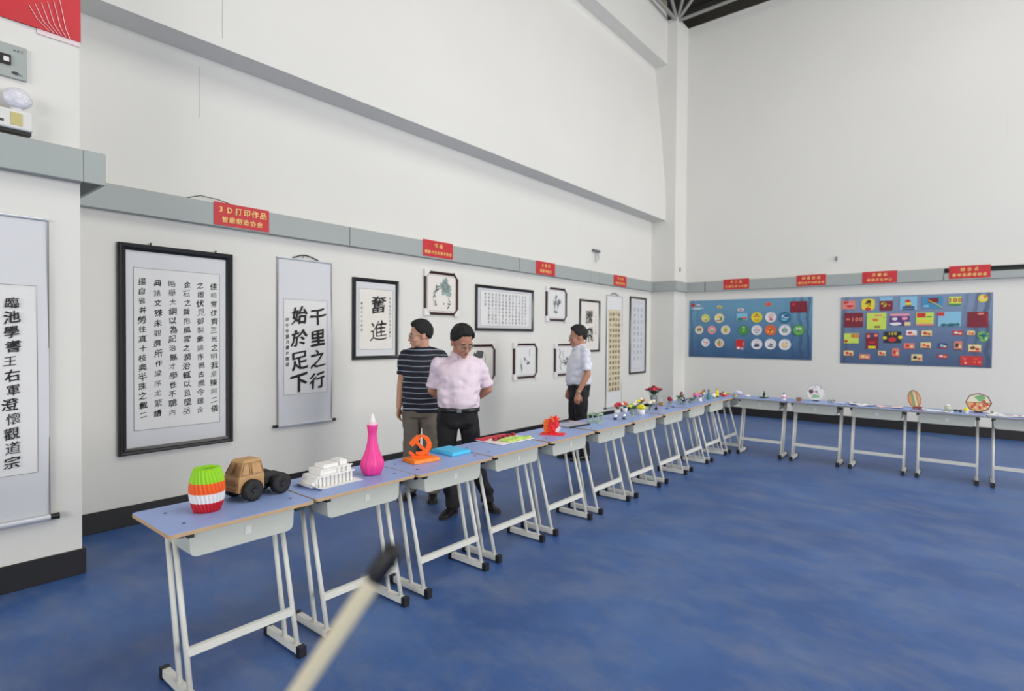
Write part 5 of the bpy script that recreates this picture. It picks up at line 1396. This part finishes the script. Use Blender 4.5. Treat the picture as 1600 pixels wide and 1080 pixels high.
def person(label, loc, rz, S, c):
    t = thing('person', label, 'person', loc, rz)
    sk = c.get('skin', SKIN)
    hp = Vector(c.get('neck', (0, -.005, 1.475))) * S
    Hm = Matrix.Translation(hp) @ Matrix.Rotation(c.get('hyaw', 0), 4, 'Z') @ Matrix.Rotation(-c.get('hpitch', 0), 4, 'X') @ Matrix.Rotation(c.get('hroll', 0), 4, 'Y')
    hs = c.get('hs', 1.0) * S
    def H(p): return Hm @ (Vector(p) * hs)
    def headadd(fn):
        m_ = MB(); fn(m_); m_.v = [tuple(H(p)) for p in m_.v]; return m_
    # --- continuous body
    mb = MB()
    def head(m_):
        m_.ell((0, .0, .135), (.077, .097, .092), 24, 14)
        m_.ell((0, .038, .085), (.063, .062, .088), 20, 12)
        m_.ell((0, .045, .035), (.052, .052, .04), 18, 10)
        m_.ell((0, .082, .008), (.024, .02, .018), 12, 8)
        for s in (-1, 1):
            m_.ell((s * .036, .062, .068), (.028, .032, .032), 12, 8)
            m_.ell((s * .079, -.004, .092), (.011, .021, .033), 12, 8); m_.ell((s * .083, -.010, .108), (.008, .016, .016), 10, 6)
            m_.ell((s * .012, .108, .062), (.010, .012, .008), 10, 6)
        m_.capsule((0, .095, .108), (0, .115, .066), .009, .0125, 10, 3)
        m_.capsule((-.036, .082, .122), (.036, .082, .122), .014, .014, 10, 3)
        m_.ell((0, .093, .036), (.024, .014, .011), 12, 8)
    hm = headadd(head); mb.add(hm.v, hm.f)
    nk = Vector((0, -.03, 1.36)) * S
    mb.capsule(nk, H((0, -.012, .05)), .062 * S, .056 * S, 18)
    mb.rings([ering((0, .0, z * S), rx * S, ry * S) for z, rx, ry in ((.86, .14, .09), (1.0, .13, .09), (1.2, .14, .09), (1.32, .12, .07), (1.36, .06, .05))])
    for side, a in c['arms'].items():
        s = 1 if side == 'R' else -1
        sh, el, wr = [Vector(p) * S for p in a['j']]
        mb.capsule(sh + (el - sh) * .12, el, .042 * S, .039 * S, 14); mb.capsule(el, (el * .7 + wr * .3), .040 * S, .038 * S, 14); mb.capsule((el * .7 + wr * .3), wr, .038 * S, .026 * S, 14)
        hand(mb, wr, a['d'], a['n'], a.get('thumb', 1), S * .98, a.get('curl', .35))
    for (ft, kn, hip) in c['legs']:
        ft, kn, hip = Vector(ft) * S, Vector(kn) * S, Vector(hip) * S
        mb.capsule(hip, kn, .075 * S, .052 * S, 14); mb.capsule(kn, ft, .052 * S, .038 * S, 14)
    body = remeshed(mb, 'body', sk, t, .0058, 2)
    # --- face
    for s in (-1, 1):
        m_ = headadd(lambda q: q.ell((s * .033, .090, .102), (.0135, .010, .0075), 14, 8)); e = m_.build('eye', EYEW, t, True)
        m_ = headadd(lambda q: q.ell((s * .033, .0975, .1015), (.0058, .004, .0058), 10, 6)); m_.build('iris', IRIS, e, True)
        m_ = headadd(lambda q: q.tube([(s * .016, .099, .121), (s * .032, .101, .127), (s * .050, .090, .122)], [.003, .0042, .002], 6)); m_.build('eyebrow', HAIR, t, True)
    m_ = headadd(lambda q: (q.ell((0, .1055, .0395), (.021, .005, .0035), 14, 6), q.ell((0, .105, .0325), (.017, .0055, .0042), 14, 6))); m_.build('mouth', LIPS, t, True)
    # --- hair
    n_, mm = 56, 36
    mb = MB(); rs = []
    for j in range(mm + 1):
        el_ = -PI / 2 + PI * (j + .02) / (mm + .04); ring = []
        for i in range(n_):
            az = 2 * PI * i / n_                                   # 0 = +x, 90 = front
            d = Vector((math.cos(el_) * math.cos(az), math.cos(el_) * math.sin(az), math.sin(el_)))
            fr = math.degrees(math.atan2(abs(math.cos(az)), math.sin(az)))   # 0 front .. 180 back
            lim = 28 if fr < 36 else (28 + (fr - 36) / 22 * -26 if fr < 58 else (2 - (fr - 58) / 25 * 24 if fr < 83 else (-22 if fr < 97 else -22 - (fr - 97) / 40 * 26)))
            lim = max(lim, -52) + 3 * noise.noise(Vector((az * 3, 0, 5)))
            k = (math.degrees(el_) - lim) / 15.0; k = max(0, min(1, k)); k = k * k * (3 - 2 * k)
            base_ = Vector((.077 * d.x, .097 * d.y, .092 * d.z))
            th = .015 + .014 * max(0, d.z) + .006 * max(0, d.y) * c.get('fringe', 1) + .0045 * noise.noise(Vector((az * 5 if False else d.x * 9, d.y * 9, d.z * 9 + c.get('seed', 0)))) + .008 * noise.noise(Vector((az * 11, d.z * 3, c.get('seed', 0)))) + .002 * noise.noise(d * 40)
            p = Vector((0, 0, .135)) + base_ * (.90 + (.10) * k) + d * th * k
            ring.append(H(p))
        rs.append(ring)
    mb.rings(rs); mb.build('hair', HAIR, t, True)
    # --- glasses
    if c.get('glasses'):
        g = bpy.data.objects.new('glasses', headadd(lambda q: (q.tube([(-.008, .112, .106), (0, .115, .108), (.008, .112, .106)], .0015, 6),
            [q.tube([(s * .058, .104, .106), (s * .078, .07, .107), (s * .083, .0, .104), (s * .082, -.015, .094)], .0015, 6) for s in (-1, 1)],
            [q.tube([(s * .033 + .026 * math.cos(PI * k / 8), .108 - .006 * abs(math.cos(PI * k / 8)) * (math.cos(PI * k / 8) * s > 0), .101 + .018 * math.sin(PI * k / 8)) for k in range(17)], .0016, 6) for s in (-1, 1)])).mesh('glasses', METALW, True))
        COL.objects.link(g); g.parent = t
        for s in (-1, 1):
            m_ = headadd(lambda q: q.cyl((s * .033, .1075, .101), (s * .033, .109, .101), .0235, n=18)); m_.build('lens', LENSG, g)
    # --- shirt
    mb = MB()
    mb.rings([ering((x * S, y * S, z * S), rx * S, ry * S, 32, 2.3, tl) for (z, rx, ry, x, y, tl) in c['torso']])
    for side, a in c['arms'].items():
        sh, el, wr = [Vector(p) * S for p in a['j']]
        e2 = sh + (el - sh) * a.get('sleeve', .82)
        mb.capsule(sh + Vector((0, 0, -.012)), sh + (el - sh) * .2, .058 * S, .064 * S, 16); mb.cyl(sh + (el - sh) * .1, e2, .064 * S, .062 * S * a.get('cuff', 1.0), 18)
        mb.capsule(Vector((sh.x * .30, sh.y, sh.z + .036 * S)), sh + Vector((0, 0, -.012)), .040 * S, .056 * S, 16)
    shirt = remeshed(mb, 'shirt', c['shirt'], t, .0085, 4, fold=c.get('fold', .012), fscale=6.5, fstretch=(1.0, 1.0, 1.3))
    if c.get('collar'):
        # folded collar, two points and a gap in front
        mb = MB(); rs = []
        nn = 36
        for i in range(nn + 1):
            a = R(90 + 10 + (360 - 20) * i / nn); fr = math.cos(a - R(90)); f = max(0, fr) ** 6
            ca, sa = math.cos(a), math.sin(a)
            lo = .030 + .030 * f
            top = Vector((ca * .060, sa * .062 - .012, 1.468 - .024 * max(0, fr) ** 1.5)) ; mid = Vector((ca * .069, sa * .070 - .012, 1.462 - .024 * max(0, fr) ** 1.5)); bot = Vector((ca * (.084 + .02 * f), sa * (.082 + .028 * f) - .010, 1.468 - .024 * max(0, fr) ** 1.5 - lo))
            inn = Vector((ca * .058, sa * .060 - .012, 1.42))
            rs.append([inn * S, top * S, mid * S, bot * S, (bot - Vector((0, 0, .001)) - Vector((ca, sa, 0)) * .005) * S, (mid - Vector((ca, sa, 0)) * .006 - Vector((0, 0, .01))) * S])
        mb.rings(rs); smooth_auto(mb.build('collar', c['shirt'], t), 50)
    if c.get('placket'):
        from mathutils.bvhtree import BVHTree
        bv = BVHTree.FromPolygons([v.co for v in shirt.data.vertices], [tuple(q.vertices) for q in shirt.data.polygons])
        def fy_(x, z):
            h = bv.ray_cast(Vector((x * S, 1.0, z * S)), Vector((0, -1, 0)))
            return h[0].y if h[0] is not None else .07
        mb = MB(); rs = []
        for k in range(27):
            z = 1.425 - k * (1.425 - .965) / 26
            y0, y1 = fy_(-.014, z), fy_(.014, z)
            rs.append([Vector((-.014 * S, y0 - .004, z * S)), Vector((.014 * S, y1 - .004, z * S)), Vector((.014 * S, y1 + .0018, z * S)), Vector((-.014 * S, y0 + .0018, z * S))])
        mb.rings(rs); pk = mb.build('placket', c['shirt'], t)
        for i in range(5):
            z = 1.385 - i * .085; yy = fy_(0, z)
            mb = MB(); mb.cyl((0, yy, z * S), (0, yy + .0045, z * S), .0055 * S, n=10); mb.build('button', WPL, pk)
        if c.get('pocket'):
            mb = MB(); rs = []
            for x in (-.115, -.10, -.085, -.07, -.055):
                rs.append([Vector((x * S, fy_(x, z) + e, z * S)) for z, e in ((1.20, -.004), (1.20, .0015), (1.26, .0018), (1.305, .0018), (1.305, -.004))])
            mb.rings(rs, cap=False); mb.build('pocket', c['shirt'], t)
    # --- trousers
    mb = MB()
    mb.rings([ering((x * S, y * S, z * S), rx * S, ry * S, 28, 2.3) for (z, rx, ry, x, y) in c['hips']])
    for (ft, kn, hip) in c['legs']:
        ft, kn, hip = Vector(ft) * S, Vector(kn) * S, Vector(hip) * S
        mb.capsule(hip, kn, .100 * S, .078 * S, 18); mb.capsule(kn, ft + Vector((0, 0, .05)), .078 * S, .066 * S, 18)
        mb.cyl(ft + Vector((0, 0, .06)), ft + Vector((0, 0, -.03)), .066 * S, .069 * S, 18)
    remeshed(mb, 'trousers', c['trous'], t, .0095, 4, fold=.016, fscale=6, fstretch=(1.2, 1.2, .9))
    if c.get('belt'):
        z, rx, ry, x, y = c['belt']
        mb = MB(); mb.rings([ering((x * S, y * S, zz * S), (rx + e_) * S, (ry + e_) * S, 40, 2.3) for zz, e_ in ((z - .018, -.02), (z - .018, .003), (z - .014, .006), (z + .014, .006), (z + .018, .003), (z + .018, -.02))], cap=False)
        bl = mb.build('belt', BLACKP, t, True); mb = MB(); mb.box((x * S, (y + ry + .008) * S, z * S), (.042 * S, .008, .034 * S)); bevel(mb.build('buckle', STEEL, bl), .002)
    # --- shoes
    for (ft, kn, hip), fy in zip(c['legs'], c['feet_yaw']):
        ft = Vector(ft) * S; Rm = Matrix.Rotation(fy, 3, 'Z')
        mb = MB(); rs = []
        for y, wd, h0, h1 in ((-.065, .022, .012, .05), (-.05, .034, .010, .075), (-.01, .037, .010, .088), (.04, .040, .010, .075), (.09, .045, .010, .056), (.14, .045, .010, .045), (.175, .036, .011, .036), (.195, .018, .013, .026)):
            rs.append([Vector((ft.x, ft.y, 0)) + Rm @ (Vector((wd * math.cos(a), y, (h0 + h1) / 2 + (h1 - h0) / 2 * math.sin(a))) * S) for a in [-2 * PI * i / 18 for i in range(18)]])
        mb.rings(rs); sh_ = remeshed(mb, 'shoe', SHOE, t, .006, 2)
        mb = MB(); pts = []
        for y, wd in ((-.068, .02), (-.05, .036), (-.01, .037), (.04, .038), (.09, .046), (.14, .047), (.175, .038), (.198, .018)): pts.append((wd, y))
        poly = pts + [(-a, b_) for a, b_ in pts[::-1]]
        mb.rings([[Vector((ft.x, ft.y, z)) + Rm @ (Vector((a, b_, 0)) * S) for a, b_ in poly] for z in (0.0, .016)]); mb.build('sole', SOLE, sh_)
    return t

STD = lambda w_, belly: [(.932, .155 + w_, .112 + belly * .5, 0, .0, 0), (.955, .170 + w_, .126 + belly * .8, 0, .3 * belly, 0), (1.0, .178 + w_, .130 + belly, 0, .4 * belly, 0), (1.1, .178 + w_, .128 + belly, 0, .4 * belly, 0), (1.2, .182 + w_, .125 + belly * .6, 0, .25 * belly, 0), (1.3, .186 + w_, .118 + belly * .2, 0, 0, 0), (1.36, .162 + w_, .100, 0, -.01, 0), (1.41, .108, .080, 0, -.018, 0), (1.445, .072, .068, 0, -.015, 0)]

# man in the pale pink shirt, hands behind his back, looking down to his left
def local(P, loc, rz, S):
    v = Matrix.Rotation(-rz, 3, 'Z') @ (Vector((P[0], P[1], 0)) - Vector((loc[0], loc[1], 0))); return v / S
locA, rzA, SA = (-3.52, 3.565, 0), R(-134), .985
fr = local((-3.53, 3.50), locA, rzA, SA); fl = local((-3.40, 3.83), locA, rzA, SA)
person('man in pale pink short-sleeved shirt, hands behind his back, looking down at the desks', locA, rzA, SA, dict(
    skin=SKIN2, pocket=1, hs=1.10, neck=(0, .006, 1.452), hyaw=R(30), hpitch=R(26), hroll=R(4), glasses=1, seed=2, shirt=SHIRTP, trous=TROU, collar=1, fold=.024,
    torso=STD(.014, .032), placket=[(.125, 1.425)[:0] or (.072, 1.425), (.100, 1.38), (.128, 1.30), (.150, 1.2), (.178, 1.1), (.176, 1.0), (.150, .945)],
    hips=[(.96, .182, .150, 0, .006), (.90, .186, .150, 0, .0), (.82, .178, .14, 0, 0), (.78, .15, .12, 0, 0)], belt=(.945, .184, .152, 0, .008),
    arms={'R': dict(j=[(.186, -.02, 1.37), (.245, -.085, 1.10), (.09, -.20, .98)], d=(-.8, -.1, -.25), n=(0, -1, .1), thumb=1, sleeve=.86, cuff=1.1),
          'L': dict(j=[(-.186, -.02, 1.37), (-.272, -.085, 1.11), (-.10, -.21, .97)], d=(.8, -.05, -.1), n=(0, -1, .1), thumb=1, sleeve=.84, cuff=1.1)},
    legs=[((fr.x, fr.y, .09), (.12, .05, .48), (.095, .0, .86)), ((fl.x, fl.y, .09), (-.12, .03, .48), (-.095, 0, .86))], feet_yaw=[R(-30), R(24)]))

# man in the striped polo shirt, head turned to his right
locB, rzB, SB = (-4.12, 3.665, 0), R(-134 - 14), 1.012
person('man in navy polo shirt with thin white stripes and khaki trousers, head turned left', locB, rzB, SB, dict(
    skin=SKIN, hs=1.04, neck=(0, .005, 1.455), hyaw=R(-62), hpitch=R(4), glasses=1, seed=9, shirt=POLO, trous=KHAKI, fold=.018,
    torso=[(.835, .190, .150, 0, .0, 0), (.90, .192, .152, 0, .0, 0), (.955, .190, .150, 0, 0, 0)] + [(a[0], a[1] + .006, a[2] + .01) + a[3:] for a in STD(0, .01)[2:]], 
    hips=[(.96, .165, .125, 0, .0), (.90, .172, .13, 0, .0), (.82, .17, .13, 0, 0), (.78, .15, .12, 0, 0)],
    arms={'R': dict(j=[(.175, -.02, 1.38), (.215, -.03, 1.11), (.22, .03, .87)], d=(0, .15, -1), n=(-1, .1, 0), thumb=-1, sleeve=.78, cuff=1.05, curl=.45),
          'L': dict(j=[(-.19, -.02, 1.38), (-.225, -.05, 1.11), (-.21, .03, .87)], d=(0, .15, -1), n=(1, .1, 0), thumb=1, sleeve=.78, cuff=1.05, curl=.4)},
    legs=[((.11, .0, .09), (.10, .02, .48), (.09, 0, .86)), ((-.12, .03, .09), (-.10, .02, .48), (-.09, 0, .86))], feet_yaw=[R(-14), R(14)]))

# man in the white shirt seen from his left
locC, rzC, SC_ = (-3.90, 6.14, 0), R(141), 1.01
pc = person('man in white short-sleeved shirt and black trousers seen from the side, facing the pictures', locC, rzC, SC_, dict(
    skin=SKIN2, hs=1.06, neck=(0, .0, 1.45), hyaw=R(-4), hpitch=R(4), glasses=1, seed=4, shirt=SHIRTW, trous=TROU, collar=1, fold=.020,
    torso=STD(.0, .026), placket=[(.070, 1.425), (.098, 1.38), (.124, 1.30), (.145, 1.2), (.168, 1.1), (.168, 1.0), (.145, .945)],
    hips=[(.96, .165, .135, 0, .0), (.90, .17, .135, 0, -.005), (.82, .165, .13, 0, -.01), (.78, .145, .11, 0, 0)], belt=(.95, .168, .14, 0, .002),
    arms={'R': dict(j=[(.19, -.02, 1.38), (.225, -.04, 1.11), (.21, .06, .88)], d=(0, .2, -1), n=(-1, .1, 0), thumb=-1, sleeve=.84, cuff=1.1),
          'L': dict(j=[(-.19, -.025, 1.38), (-.235, -.035, 1.10), (-.225, .085, .86)], d=(.0, .12, -1), n=(.8, -.4, 0), thumb=1, sleeve=.84, cuff=1.12, curl=.4)},
    legs=[((.09, .05, .09), (.09, .03, .48), (.085, 0, .86)), ((-.10, -.05, .09), (-.09, .0, .48), (-.085, 0, .86))], feet_yaw=[R(-8), R(8)]))
mb = MB(); wv = Vector((-.2262, .077, .885)) * SC_; dv_ = (Vector((-.235, -.035, 1.10)) - Vector((-.225, .085, .86))).normalized()
mb.cyl(wv - dv_ * .009, wv + dv_ * .009, .033, n=18); wt = mb.build('wristwatch', METALW, pc, True)
